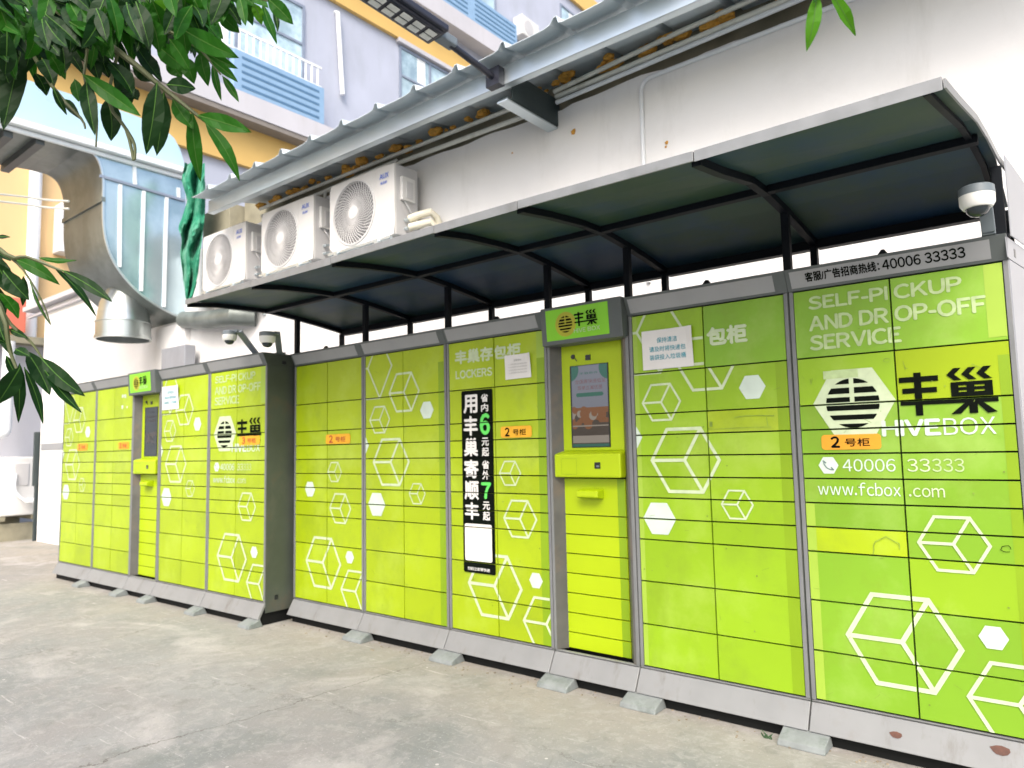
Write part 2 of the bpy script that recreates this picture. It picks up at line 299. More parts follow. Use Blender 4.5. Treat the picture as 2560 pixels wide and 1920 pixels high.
# ------------------------------------------------------------------ 2-D graphics
_tc = {}
def text_tris(s, bold=0.):
    key = (s, bold)
    if key in _tc: return _tc[key]
    cu = bpy.data.curves.new('t', 'FONT'); cu.body = s; cu.size = 1; cu.offset = bold; cu.resolution_u = 3
    ob = bpy.data.objects.new('t', cu); COL.objects.link(ob); bpy.context.view_layer.update()
    me = bpy.data.meshes.new_from_object(ob.evaluated_get(bpy.context.evaluated_depsgraph_get()))
    bm = bmesh.new(); bm.from_mesh(me); bmesh.ops.triangulate(bm, faces=bm.faces)
    tr = [[(v.co.x, v.co.y) for v in f.verts] for f in bm.faces]; bm.free()
    bpy.data.objects.remove(ob); bpy.data.curves.remove(cu); bpy.data.meshes.remove(me)
    _tc[key] = tr; return tr
class Poly(list): layer = 0
def lay(p): return getattr(p, 'layer', 0)*7e-5
def LAY(polys, k0=0):
    out = []
    for k, p in enumerate(polys): q = Poly(p); q.layer = k0+k; out.append(q)
    return out
def glyphs(s, gap=.085, space=.26):
    out = []; x = 0.
    for ch in s:
        if ch == ' ': x += space; continue
        if ch == 'I': tr = [[(0, 0), (.085, 0), (.085, .733)], [(0, 0), (.085, .733), (0, .733)]]
        elif ch == '-': tr = [[(0, .24), (.26, .24), (.26, .32)], [(0, .24), (.26, .32), (0, .32)]]
        else: tr = text_tris(chr(ord(ch)+0xFEE0) if 33 <= ord(ch) <= 126 else ch)
        a = min(p[0] for t in tr for p in t); b = max(p[0] for t in tr for p in t)
        out += [[(p[0]-a+x, p[1]) for p in t] for t in tr]; x += b-a+gap*(1.5 if ch in '.' else 1)
    return out
def text(s, x0, x1, z0, z1, bold=0.):        # bold: shifted copies on thin layers
    tr = glyphs(s) if all(ord(c) < 127 for c in s) else text_tris(s)
    xs = [p[0] for t in tr for p in t]; ys = [p[1] for t in tr for p in t]; a, b, c, d = min(xs), max(xs), min(ys), max(ys)
    e = bold*(z1-z0)*.9 if bold > 0 else 0.; out = []
    sh = [(0, 0)] if e == 0 else [(-e, 0), (e, 0), (0, e), (0, -e), (-e*.7, e*.7), (e*.7, -e*.7)]
    for k, (ex, ez) in enumerate(sh):
        for t in tr: q = Poly([(x0+e+(p[0]-a)/(b-a)*(x1-x0-2*e)+ex, z0+e+(p[1]-c)/(d-c)*(z1-z0-2*e)+ez) for p in t]); q.layer = k; out.append(q)
    return out
def clip(poly, x0, x1, z0, z1):
    for ax, v, sg in ((0, x0, 1), (0, x1, -1), (1, z0, 1), (1, z1, -1)):
        out = []
        for i in range(len(poly)):
            p, q = poly[i-1], poly[i]; dp, dq = (p[ax]-v)*sg, (q[ax]-v)*sg
            if (dp >= 0) != (dq >= 0): t = dp/(dp-dq); out.append((p[0]+(q[0]-p[0])*t, p[1]+(q[1]-p[1])*t))
            if dq >= 0: out.append(q)
        poly = out
        if len(poly) < 3: return None
    return poly
def rect(x0, x1, z0, z1): return [[(x0, z0), (x1, z0), (x1, z1), (x0, z1)]]
def line(a, b, t):
    d = Vector(b)-Vector(a); n = Vector((-d.y, d.x)).normalized()*t/2; e = d.normalized()*t*.28; a = Vector(a)-e; b = Vector(b)+e
    return [[tuple(a-n), tuple(b-n), tuple(b+n), tuple(a+n)]]
def pline(pts, t): return LAY([q for i in range(len(pts)-1) for q in line(pts[i], pts[i+1], t)])
def hexpts(cx, cz, r, n=6): return [(cx+r*math.cos(math.radians(60*k)), cz+r*math.sin(math.radians(60*k))) for k in range(n)]
def fillhex(cx, cz, r): return [hexpts(cx, cz, r)]
def cube(cx, cz, r, t=None):
    t = t or r*.075+.0022; h = hexpts(cx, cz, r-t*.4); out = pline(h+[h[0]], t)
    for k in (1, 3, 5): out += LAY(line((cx, cz), h[k], t), 6+k)
    return out
def disc(cx, cz, r, n=40): return [(cx+r*math.cos(2*math.pi*k/n), cz+r*math.sin(2*math.pi*k/n)) for k in range(n)]
def rrect(x0, x1, z0, z1, r, n=4):
    out = []
    for cx, cz, a in ((x1-r, z1-r, 0), (x0+r, z1-r, 90), (x0+r, z0+r, 180), (x1-r, z0+r, 270)):
        for k in range(n+1): q = math.radians(a+90*k/n); out.append((cx+r*math.cos(q), cz+r*math.sin(q)))
    return [out]
def ball_logo(cx, cz, r):
    d = disc(cx, cz, r); out = []; b = [(0, .11, 1), (.185, .305, 1), (.375, .475, 1), (.54, .645, 0), (.735, .835, 0), (.915, 1, 0)]
    for t0, t1, gap in b:
        z1 = cz+r-2*r*t0; z0 = cz+r-2*r*t1
        for xa, xb in (((-9, cx-.085*r), (cx+.085*r, 9)) if gap else ((-9, 9),)):
            q = clip(d, xa, xb, z0, z1)
            if q: out.append(q)
    return out
def wordmark(ox, oz, s):                 # the two-character mark, drawn in strokes; s = 1 on the big door
    P = lambda x, z: (ox+(x-.423)*s, oz+(z-1.481)*s)
    R = lambda a, b, c, d: [[P(a, c), P(b, c), P(b, d), P(a, d)]]
    o = R(.477, .503, 1.481, 1.655)+R(.423, .563, 1.617, 1.639)+R(.433, .556, 1.572, 1.593)+R(.424, .757, 1.524, 1.542)
    for a in (.592, .642, .692): o += [[P(a, 1.637), P(a+.024, 1.614), P(a+.050, 1.614), P(a+.026, 1.637)], [P(a, 1.637), P(a+.026, 1.637), P(a+.050, 1.662), P(a+.024, 1.662)]]
    o += R(.604, .742, 1.593, 1.607)+R(.604, .742, 1.574, 1.586)+R(.604, .742, 1.549, 1.567)
    for x in (.604, .657, .716): o += R(x, x+.026, 1.565, 1.596)
    o += R(.661, .689, 1.483, 1.526)
    o += [[P(.650, 1.526), P(.599, 1.482), P(.632, 1.482), P(.672, 1.526)], [P(.684, 1.526), P(.720, 1.482), P(.752, 1.485), P(.706, 1.526)]]
    return LAY(o)
def phone(cx, cz, r): return pline([(cx-.42*r, cz+.42*r), (cx-.40*r, cz+.12*r), (cx-.18*r, cz-.22*r), (cx+.16*r, cz-.42*r), (cx+.46*r, cz-.42*r)], r*.10)+LAY(line((cx-.46*r, cz+.44*r), (cx-.22*r, cz+.24*r), r*.13)+line((cx+.46*r, cz-.44*r), (cx+.26*r, cz-.20*r), r*.13), 6)

# ------------------------------------------------------------------ ground
GZ = .11
g = MB()
g.face([(-60, -60, GZ), (60, -60, GZ), (60, 60, GZ), (-60, 60, GZ)])
tag(g.build('ground', 'ground'), None, None, kind='structure')

# ------------------------------------------------------------------ lockers
ZR = [2.058, 1.754, 1.544, 1.437, 1.332, 1.225, 1.12, 1.016, .911, .703, .491, .285]
ZTOP, HT = 2.155, -.045
def foot(x, wd, parent):
    m = MB(); m.hull8([(x, -.140, GZ), (x+wd, -.140, GZ), (x+wd, -.02, GZ), (x, -.02, GZ), (x+.002, -.134, GZ+.024), (x+wd-.002, -.134, GZ+.024), (x+wd-.002, -.045, GZ+.056), (x+.002, -.045, GZ+.056)])
    m.build('foot', 'conc2', parent, local=True, bevel=.004)
def shell(W, root, side_l='side', side_r='side', depth=.5, front=.022):
    m = MB(); m.box(.004, W-.004, front, depth, .21, 2.062 if front > .03 else 2.10)
    m.face([(.0025, -.001, .27), (.0025, -.001, 2.06), (.0025, depth+.003, 2.06), (.0025, depth+.003, .27)], 1)
    m.box(.0005, .006, .004, depth+.002, .20, 2.062, 1); m.box(W-.006, W-.0005, .004, depth+.002, .20, 2.062, 2)
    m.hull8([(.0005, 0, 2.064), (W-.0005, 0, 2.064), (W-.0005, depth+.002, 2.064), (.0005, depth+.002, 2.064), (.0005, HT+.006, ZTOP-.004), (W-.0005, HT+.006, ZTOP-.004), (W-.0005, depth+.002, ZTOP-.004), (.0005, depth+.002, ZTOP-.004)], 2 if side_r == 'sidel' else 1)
    m.box(.02, W-.02, -.022, .45, GZ-.01, .222, 0)  # near-black block added where the gap under the plinth is only shaded
    m.face([(.0, HT+.02, ZTOP+.0015), (W, HT+.02, ZTOP+.0015), (W, depth, ZTOP+.0015), (.0, depth, ZTOP+.0015)], 3)  # pale top sheet added to bounce light onto the wall behind
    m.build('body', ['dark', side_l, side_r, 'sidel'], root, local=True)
    m = MB(); m.hull8([(.003, 0, .272), (W-.003, 0, .272), (W-.003, .02, .272), (.003, .02, .272), (.003, -.004, .280), (W-.003, -.004, .280), (W-.003, .02, .280), (.003, .02, .280)])
    m.hull8([(.003, -.062, .166), (W-.003, -.062, .166), (W-.003, -.040, .160), (.003, -.040, .160), (.003, -.004, .270), (W-.003, -.004, .270), (W-.003, .018, .270), (.003, .018, .270)])
    m.build('plinth', 'plinth', root, local=True, bevel=.003)
def header_pt(x, v, off=.0): return (x, HT*v-off, 2.064+(ZTOP-2.064)*v)
def header(W, root, txt=None, m1='header', m2='headE'):
    m = MB()
    m.hull8([(.001, -.001, 2.062), (W-.001, -.001, 2.062), (W-.001, .03, 2.062), (.001, .03, 2.062), (.001, HT, ZTOP), (W-.001, HT, ZTOP), (W-.001, .03, ZTOP), (.001, .03, ZTOP)], 1)
    a = [header_pt(.02, .10, .003), header_pt(W-.055, .10, .003), header_pt(W-.055, .86, .003), header_pt(.02, .86, .003)]; b = [(p[0], p[1]+.004, p[2]) for p in a]
    m.hull8([a[0], a[1], b[1], b[0], a[3], a[2], b[2], b[3]], 0)
    if txt:
        for s, x0, x1 in txt:
            for t in text(s, x0, x1, 0., .03, .035): t[:] = [(p[0], .30+p[1]/.03*.44) for p in t]; m.face([header_pt(p[0], p[1], .0045+lay(t)) for p in t], 2)
    m.build('header_panel', [m1, m2, 'ink'], root, local=True)
def cabinet(root, W, gfx, lime='lime', cells=None, side_l='side', side_r='side', hd=None, vinyl={}, m2='headE'):
    shell(W, root, side_l, side_r); header(W, root, hd, m2=m2)
    m = MB()
    for x0, x1 in ((.004, .021), (W-.021, W-.004)): m.box(x0, x1, -.004, .03, .282, 2.060)
    m.build('frame', 'steel', root, local=True, bevel=.002)
    gfx = list(gfx); sr = random.Random(int(W*1e4)+len(gfx)+int(abs(root.location.x)*100)); scr = []
    for k in range(26):
        x, z, a, l = sr.uniform(.03, W-.05), sr.uniform(.3, 1.95), sr.gauss(0, .5)+(1.57 if sr.random() < .3 else 0), sr.uniform(.008, .05)
        scr += line((x, z), (x+l*math.cos(a), z+l*math.sin(a)), sr.uniform(.0006, .0016))
    for k in range(9):
        x, z, r = sr.uniform(.04, W-.06), sr.uniform(.3, 1.9), sr.uniform(.002, .005); scr.append([(x+r*math.cos(t)*sr.uniform(.6, 1.4), z+r*math.sin(t)*sr.uniform(.6, 1.4)) for t in (0, .9, 1.9, 2.9, 3.9, 5.1)])
    gfx.append((LAY(scr), 'scratch'))
    g0 = .0034; xm = W/2; names = []
    for c, (xa, xb) in enumerate(((.024, xm-g0), (xm+g0, W-.024))):
        for r in range(11):
            z1, z0 = ZR[r]-g0*(1 if r else 1), ZR[r+1]+g0
            m = MB(); j0, ja, jb = random.uniform(-.0012, .0012), random.uniform(-.005, .005), random.uniform(-.006, .006); xc, zc = (xa+xb)/2, (z0+z1)/2
            Y = lambda u, v: j0+ja*(u-xc)+jb*(v-zc)
            m.hull8([(xa, Y(xa, z0), z0), (xb, Y(xb, z0), z0), (xb, .02, z0), (xa, .02, z0), (xa, Y(xa, z1), z1), (xb, Y(xb, z1), z1), (xb, .02, z1), (xa, .02, z1)], 0)
            lst = gfx if not (cells and (r, c) in cells) else cells[(r, c)]
            used = [vinyl.get((r, c), lime)]
            for ei, (polys, mn) in enumerate(lst):
                off = ei*6e-5+ {'strip': .0008, 'strip2': .0008, 'ink': .0028, 'smear': .0034, 'phone': .0034, 'scratch': .0009}.get(mn, .0018)
                for p in polys:
                    q = clip(p, xa+.0005, xb-.0005, z0+.0005, z1-.0005)
                    if q:
                        if mn not in used: used.append(mn)
                        m.face([(u, Y(u, v)-off-lay(p), v) for u, v in q], used.index(mn))
            m.build('door', used, root, local=True)
def sticker(root, x0, x1, z0, z1, s, mn='yellow', inkm='ink', num=(.14, .30)):
    m = MB(); ow = x1-x0; oh = z1-z0
    q = rrect(x0, x1, z0, z1, oh*.22)[0]; m.extr(q, lambda u, v: (u, -.0042, v), lambda u, v: (u, -.0034, v), 0)
    for t in text(s[0], x0+ow*num[0], x0+ow*num[1], z0+oh*.12, z1-oh*.10, .05): m.face([(u, -.0052-lay(t), v) for u, v in t], 1)
    for t in text(s[1:], x0+ow*.40, x0+ow*.82, z0+oh*.20, z1-oh*.26, .02): m.face([(u, -.0052-lay(t), v) for u, v in t], 1)
    m.build('number_sticker', [mn, inkm], root, local=True)

small, fill2, mid, big, fil, cut = cube(.506, 1.238, .083), fillhex(.208, 1.107, .064), cube(.573, .976, .124), cube(.37, .575, .211), fillhex(.68, .637, .048), cube(.745, .405, .165, .014)
LOW = [(big, 'pale'), (fil, 'fill'), (cut, 'pale')]
GA = [(small, 'pale'), (fill2, 'fill'), (mid, 'pale')]+LOW
GB = [(cube(.05, 1.968, .255, .013), 'pale'), (cube(.421, 1.776, .152), 'pale'), (fillhex(.64, 1.644, .063), 'fill'), (cube(.173, 1.600, .108), 'pale'), (cube(.287, 1.308, .184), 'pale'),
      (cube(.541, 1.10, .078), 'pale'), (fillhex(.139, 1.018, .090), 'fill'), (fillhex(-.005, 1.426, .064), 'fill')]
GC = [(text('丰巢存包柜', .075, .608, 1.918, 2.006, .05), 'pale'), (text('LOCKERS', .08, .384, 1.825, 1.878, .04), 'pale'), (small, 'pale'), (mid, 'pale')]+LOW
def edge_strips(W, l=True, r=True): return ([(rect(.02, .05, 0, 3), 'strip2')] if l else [])+([(rect(W-.075, W-.02, 0, 1.95), 'strip')] if r else [])
def GEf(W, worn=True):
    t = 'faded'
    tx = text('SELF-PI', .085, .404, 1.967, 2.027, .045)+text('CKUP', .426, .668, 1.965, 2.027, .045)+text('AND DR', .083, .402, 1.872, 1.938, .045)+text('OP-OFF', .423, .742, 1.870, 1.938, .045)+text('SERVICE', .082, .444, 1.785, 1.853, .045)
    return [(rect(W-.085, W-.02, 1.77, 3), 'strip2'), (tx, t), (fillhex(.244, 1.55, .163), 'pale'), (ball_logo(.241, 1.546, .106), 'ink'), (wordmark(.423, 1.481, 1), 'ink'),
            (text('HIVE', .347, .560, 1.40, 1.467, .06), 'fill'), (text('BOX', .569, .742, 1.40, 1.467), 'fill'), (fillhex(.129, 1.282, .041), 'fill'), (phone(.129, 1.282, .044), 'phone'),
            (text('40006', .186, .389, 1.256, 1.308), 'fill'), (text('33', .432, .513, 1.256, 1.308), 'pale'), (text('333', .520, .629, 1.256, 1.308), 'faded'),
            (text('www.fcbox', .08, .402, 1.155, 1.210, .004), 'fill'), (text('.com', .431, .557, 1.155, 1.192, .004), 'pale'), (mid, 'pale')]+LOW
def scrib(cx, cz, r, n=9, t=.0022):
    pts = []
    for k in range(n+1): a = 2*math.pi*k/n*.85; pts.append((cx+r*(1+.25*random.uniform(-1, 1))*math.cos(a), cz+r*.7*(1+.25*random.uniform(-1, 1))*math.sin(a)))
    return pline(pts, t)
FW = .826
CABS = {}
def main_cab(key, X0, X1, label, **kw):
    r = thing('locker_cabinet', (X0, 0, 0), label, 'parcel locker', 'parcel locker cabinets'); cabinet(r, X1-X0, **kw); CABS[key] = r; return r
cA = main_cab('A', -4.635, -3.80, 'lime green locker cabinet at the corner beside the jutting dark side, numbered 2', gfx=GA)
sticker(cA, .404, .690, 1.443, 1.514, '2号柜', 'yellow', 'red')
cB = main_cab('B', -3.80, -2.978, 'lime green locker cabinet covered in hexagon cubes with no text or sticker', gfx=edge_strips(.822, False)+GB)
cC = main_cab('C', -2.978, -2.18, 'lime green locker cabinet with a tall black advert sticker and LOCKERS title', gfx=GC+[(rect(.72, .78, 0, 1.9), 'strip'), (rect(.72, .78, 1.9, 3), 'strip2')])
sticker(cC, .443, .676, 1.446, 1.513, '2号柜', 'yellow', 'ink')
WD = .826
smD = [(pline([(.55, 1.507), (.60, 1.512), (.66, 1.511), (.735, 1.507)], .003)+pline([(.41, 1.46), (.45, 1.455), (.60, 1.458), (.72, 1.456)], .0022)+pline([(.70, 1.50), (.705, 1.462)], .004)+rect(.425, .44, 1.466, 1.492), 'smear')]
cD = main_cab('D', -1.652, -.826, 'lime green hexagon locker cabinet with a white notice, right of the touchscreen kiosk', lime='lime3', vinyl={(0, 1): 'lime2', (2, 1): 'lime'}, gfx=edge_strips(WD)+GB+smD,
              cells={(0, 1): [(text('包柜', .428, .630, 1.856, 1.948, .055), 'pale')]})
smE = [(rect(.13, .27, 1.655, 1.69), 'faded'), (scrib(.385, 1.716, .012, 8), 'smear'), (pline([(.075, 1.66), (.077, 1.635), (.084, 1.662)], .002), 'smear'), (scrib(.33, .945, .055, 11, .003), 'smear'), (scrib(.742, .97, .017, 9), 'ink')]
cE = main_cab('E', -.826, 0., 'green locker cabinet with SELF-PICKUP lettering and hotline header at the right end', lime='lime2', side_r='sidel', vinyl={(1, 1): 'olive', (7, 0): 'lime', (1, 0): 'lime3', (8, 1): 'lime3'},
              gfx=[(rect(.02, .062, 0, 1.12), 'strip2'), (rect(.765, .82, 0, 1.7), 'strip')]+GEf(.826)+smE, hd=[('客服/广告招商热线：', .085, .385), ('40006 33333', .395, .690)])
sticker(cE, .107, .342, 1.349, 1.413, '2号柜', 'orange', 'ink', (.16, .32))
# black advert sticker, cut at the door gaps
m = MB()
def banner(polys, mi, off):
    for p in polys:
        for r in range(11):
            q = clip(p, .026, .3962, ZR[r+1]+.003, ZR[r]-.003)
            if q: m.face([(u, -off-lay(p), v) for u, v in q], mi)
banner(rrect(.128, .384, .638, 1.746, .012), 0, .0042)
for ch, (z0, z1) in zip('用丰巢寄顺丰', ((1.604, 1.72), (1.466, 1.588), (1.339, 1.453), (1.206, 1.320), (1.075, 1.19), (.955, 1.06))): banner(text(ch, .145, .262, z0, z1, .035), 1, .0052)
for ch, z0, z1 in (('省', 1.668, 1.718), ('内', 1.61, 1.658), ('元', 1.402, 1.452), ('起', 1.339, 1.393), ('省', 1.262, 1.314), ('外', 1.199, 1.253), ('元', 1.018, 1.068), ('起', .955, 1.009)): banner(text(ch, .292, .349, z0, z1, .03), 1, .0052)
banner(text('6', .279, .360, 1.468, 1.60, .05), 2, .0052); banner(text('7', .282, .360, 1.083, 1.183, .05), 2, .0052)
banner(rrect(.143, .360, .709, .931, .01), 3, .0052); banner(text('扫码立即寄快递', .163, .340, .652, .672, .02), 1, .0052)
m.build('advert_sticker', ['ink', 'paper', 'bgreen', 'plate'], cC, local=True, fixn=False)

def kiosk(root, W, lit=True):
    shell(W, root, front=.088)
    x0, x1 = .047, W-.080; F = -.002; Rr = .055
    m = MB()                                             # side posts with their deep reveals
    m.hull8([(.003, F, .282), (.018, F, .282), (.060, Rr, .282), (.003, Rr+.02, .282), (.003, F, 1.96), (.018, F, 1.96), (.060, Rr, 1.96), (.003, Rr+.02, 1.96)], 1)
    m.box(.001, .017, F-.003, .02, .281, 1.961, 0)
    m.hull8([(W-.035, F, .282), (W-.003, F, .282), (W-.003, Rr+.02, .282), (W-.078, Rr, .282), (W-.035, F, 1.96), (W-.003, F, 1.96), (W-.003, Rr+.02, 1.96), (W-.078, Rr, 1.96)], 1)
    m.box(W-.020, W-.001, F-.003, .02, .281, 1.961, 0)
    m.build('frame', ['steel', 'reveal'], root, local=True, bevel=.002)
    m = MB(); m.box(x0, x1, Rr, Rr+.03, 1.362, 1.955); up = m.build('screen_panel', 'limek', root, local=True, bevel=.004)
    sx0, sx1, sz0, sz1 = .120, .362, 1.384, 1.834; y = Rr-.004
    m = MB(); m.box(sx0-.004, sx1+.004, y, Rr+.002, sz0-.004, sz1+.004, 0)
    def on(polys, mi, k):
        for p in polys:
            q = clip(p, sx0+.006, sx1-.002, sz0, sz1)
            if q: m.face([(u, y-.0008-k*.0005-lay(p), v) for u, v in q], mi)
    on(rect(sx0, sx1, 1.60, sz1), 1, 0); on(rect(sx0, sx1, 1.515, 1.60), 4, 0); on(rect(sx0, sx1, sz0, 1.515), 5, 0)
    on([disc(sx0-.01, sz1-.02, .065)], 2, 1); on([disc(sx1+.01, sz1-.02, .065)], 2, 1)
    on(text('丰巢寄件', sx0+.06, sx1-.06, 1.784, 1.797), 2, 2); on(text('全国寄快递低至', sx0+.03, sx1-.012, 1.733, 1.757), 3, 2); on(text('首单立减优惠', sx0+.045, sx1-.035, 1.698, 1.722), 3, 2)
    on(rrect(sx0+.035, sx1-.03, 1.660, 1.682, .011), 2, 2)
    for k in range(26):
        cx = random.uniform(sx0, sx1); cz = random.uniform(1.50, 1.60); r = random.uniform(.012, .03); on([disc(cx, cz, r, 9)], random.choice((4, 4, 5, 6)), 2+k*.05)
    on(rect(sx0, sx1, 1.495, 1.502), 6, 4); on(rect(sx0, sx1, 1.405, 1.445), 6, 2); on(rect(sx0, sx1, sz0, 1.40), 2, 2)
    m.build('screen', ['black', 'scr_top', 'scr_grn', 'scr_red', 'scr_org', 'scr_brn', 'scr_tan'] if lit else ['black', 'lens', 'lens', 'scr_brn', 'scr_brn', 'lens', 'lens'], up, local=True, fixn=False)
    m = MB(); m.lathe([(.0, -.004), (.012, -.004), (.014, 0), (.014, .006)], (.138, Rr-.002, 1.89), 14, 0, axis=1); m.bar((.150, Rr-.003, 1.882), (.166, Rr-.003, 1.862), .003, .004)
    m.box(.222, .254, Rr-.005, Rr+.001, 1.862, 1.892); m.build('camera_lens', 'black', up, local=True)
    m = MB(); m.hull8([(x0-.012, -.010, 1.218), (x1+.010, -.010, 1.218), (x1+.010, Rr+.02, 1.218), (x0-.012, Rr+.02, 1.218), (x0-.012, -.010, 1.345), (x1+.010, -.010, 1.345), (x1+.010, Rr+.02, 1.366), (x0-.012, Rr+.02, 1.366)])
    sh = m.build('reader_shelf', 'limek', root, local=True, bevel=.008)
    m = MB(); m.box(.300, .336, -.0125, -.008, 1.266, 1.300, 0); m.box(.312, .330, -.0138, -.0125, 1.274, 1.284, 1); m.build('card_reader', ['black', 'camg'], sh, local=True)
    m = MB(); [m.face([(u, -.0115-lay(q), v) for u, v in q]) for q in pline([(.085, 1.235), (.185, 1.235), (.185, 1.320), (.085, 1.320), (.085, 1.235)], .0018)]; m.build('flap', 'strip', sh, local=True)
    zk = [1.212, 1.010, .903, .797, .690, .583, .476, .371, .285]
    for i in range(8):
        m = MB(); m.box(x0+.004, x1-.002, Rr-.002, Rr+.02, zk[i+1]+.003, zk[i]-.003, 0); m.face([(x1-.05, Rr-.003, zk[i+1]+.004), (x1-.003, Rr-.003, zk[i+1]+.004), (x1-.003, Rr-.003, zk[i]-.004), (x1-.05, Rr-.003, zk[i]-.004)], 1)
        d = m.build('drawer', ['limek', 'strip'], root, local=True)
        if i == 0:
            m = MB(); m.hull8([(.175, -.012, 1.112), (.312, -.012, 1.112), (.312, Rr, 1.098), (.175, Rr, 1.098), (.175, -.010, 1.146), (.312, -.010, 1.146), (.312, Rr, 1.158), (.175, Rr, 1.158)]); m.build('pull_handle', 'limek', d, local=True, bevel=.006)
    m = MB(); m.hull8([(.004, -.052, 1.952), (W-.004, -.052, 1.952), (W-.004, .05, 1.952), (.004, .05, 1.952), (.004, -.066, 2.163), (W-.004, -.066, 2.163), (W-.004, .05, 2.163), (.004, .05, 2.163)])
    sg = m.build('sign_box', 'headE', root, local=True, bevel=.004)
    def sp(u, v, o=0.): return (u, -.0535-.014*(v-1.952)/.211-o, v)
    m = MB(); bx = (.040, W-.082, 1.975, 2.147)
    for p in rect(*bx): m.face([sp(u, v) for u, v in p], 0)
    for q in [disc(.172, 2.058, .068)]: m.face([sp(u, v, .0012) for u, v in q], 1)
    for q in ball_logo(.172, 2.058, .046)+wordmark(.232, 2.036, .44): m.face([sp(u, v, .0026+lay(q)) for u, v in q], 2)
    for q in text('HIVE BOX', .226, .392, 2.003, 2.026, .0): m.face([sp(u, v, .0036+lay(q)) for u, v in q], 3)
    m.build('sign_face', ['sign', 'halo', 'ink', 'pale'], sg, local=True, fixn=False)
KW = .528
kM = thing('locker_kiosk', (-2.18, 0, 0), 'narrow lime green kiosk with a lit screen, between the LOCKERS title and paper notice', 'locker kiosk', 'locker kiosks'); kiosk(kM, KW)
for x, p in ((-.935, cE), (-1.70, cD), (-2.21, kM), (-3.03, cC), (-3.865, cB)): foot(x-p.location.x, .195, p)
# left row, standing a little forward
PL, PR = Vector((-8.485, -.300, 0)), Vector((-4.666, -.222, 0)); ang = math.atan2(PR.y-PL.y, PR.x-PL.x); dL = (PR-PL).normalized(); SCL = (PR-PL).length
def lcab(s0, s1, label, **kw):
    r = thing('locker_cabinet', PL+dL*s0, label, 'parcel locker', 'parcel locker cabinets', ang); cabinet(r, s1-s0, **kw); return r
S = [0, .826, 1.640, 2.168, 2.993, SCL]
l1 = lcab(S[0], S[1], 'farthest lime green locker cabinet, at the left end by the white wall', gfx=GB); sticker(l1, .40, .64, 1.455, 1.525, '3号柜', 'orange', 'red')
mk = [(text('丰包', .56, .66, 1.945, 1.985, .05)+text('寄', .56, .60, 1.84, 1.88, .05)+rect(.67, .69, 1.845, 1.865), 'fill')]
l2 = lcab(S[1], S[2], 'plain lime green locker cabinet left of the far kiosk, without hexagons', gfx=mk); sticker(l2, .52, .74, 1.455, 1.520, '3号柜', 'orange', 'red')
l3 = lcab(S[3], S[4], 'lime green hexagon locker cabinet with a white notice, right of the far kiosk', gfx=GB)
l4 = lcab(S[4], S[5], 'lime green SELF-PICKUP locker cabinet numbered 3, next to the dark exposed side', gfx=GEf(.826, False), side_r='side'); sticker(l4, .46, .74, 1.452, 1.522, '3号柜', 'yellow', 'red')
kL = thing('locker_kiosk', PL+dL*S[2], 'narrow far kiosk with a dark screen in the left locker row', 'locker kiosk', 'locker kiosks', ang); kiosk(kL, S[3]-S[2], False)
for s, p, ps in ((.74, l1, S[0]), (1.56, l2, S[1]), (2.1, kL, S[2]), (2.92, l3, S[3]), (3.70, l4, S[4])): foot(s-ps-.02, .15, p)
m = MB(); m.box(S[5]-S[4]-.001, S[5]-S[4]+.002, .13, .165, 2.075, 2.10); m.box(S[5]-S[4]-.001, S[5]-S[4]+.002, .08, .11, .285, .32); m.build('vent_slot', 'black', l4, local=True)
m = MB(); xs_ = lambda y: .8262+.145*y
m.hull8([(.8255, .004, .20), (xs_(.004), .004, .20), (xs_(.52), .52, .20), (.8255, .52, .20), (.8255, .004, 2.062), (xs_(.004), .004, 2.062), (xs_(.52), .52, 2.062), (.8255, .52, 2.062)])
m.hull8([(.8255, -.03, 2.066), (xs_(-.03), -.03, 2.066), (xs_(.52), .52, 2.066), (.8255, .52, 2.066), (.8255, -.04, 2.150), (xs_(-.04), -.04, 2.150), (xs_(.52), .52, 2.150), (.8255, .52, 2.150)])
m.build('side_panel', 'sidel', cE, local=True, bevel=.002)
m = MB(); m.hull8([(xs_(.085)-.002, .085, 2.085), (xs_(.085)+.001, .085, 2.085), (xs_(.11)+.001, .11, 2.085), (xs_(.11)-.002, .11, 2.085), (xs_(.085)-.002, .085, 2.118), (xs_(.085)+.001, .085, 2.118), (xs_(.11)+.001, .11, 2.118), (xs_(.11)-.002, .11, 2.118)]); m.build('vent_slot', 'black', cE, local=True)
# hooks on the header tops
for r, ww in ((cA, .42), (cC, .44), (cD, .45), (cE, .40)):
    m = MB(); m.hull8([(ww-.022, -.03, ZTOP-.001), (ww+.022, -.03, ZTOP-.001), (ww+.022, .0, ZTOP-.001), (ww-.022, .0, ZTOP-.001), (ww-.006, -.022, ZTOP+.024), (ww+.006, -.022, ZTOP+.024), (ww+.006, -.008, ZTOP+.024), (ww-.006, -.008, ZTOP+.024)]); m.build('lifting_lug', 'black', r, local=True)

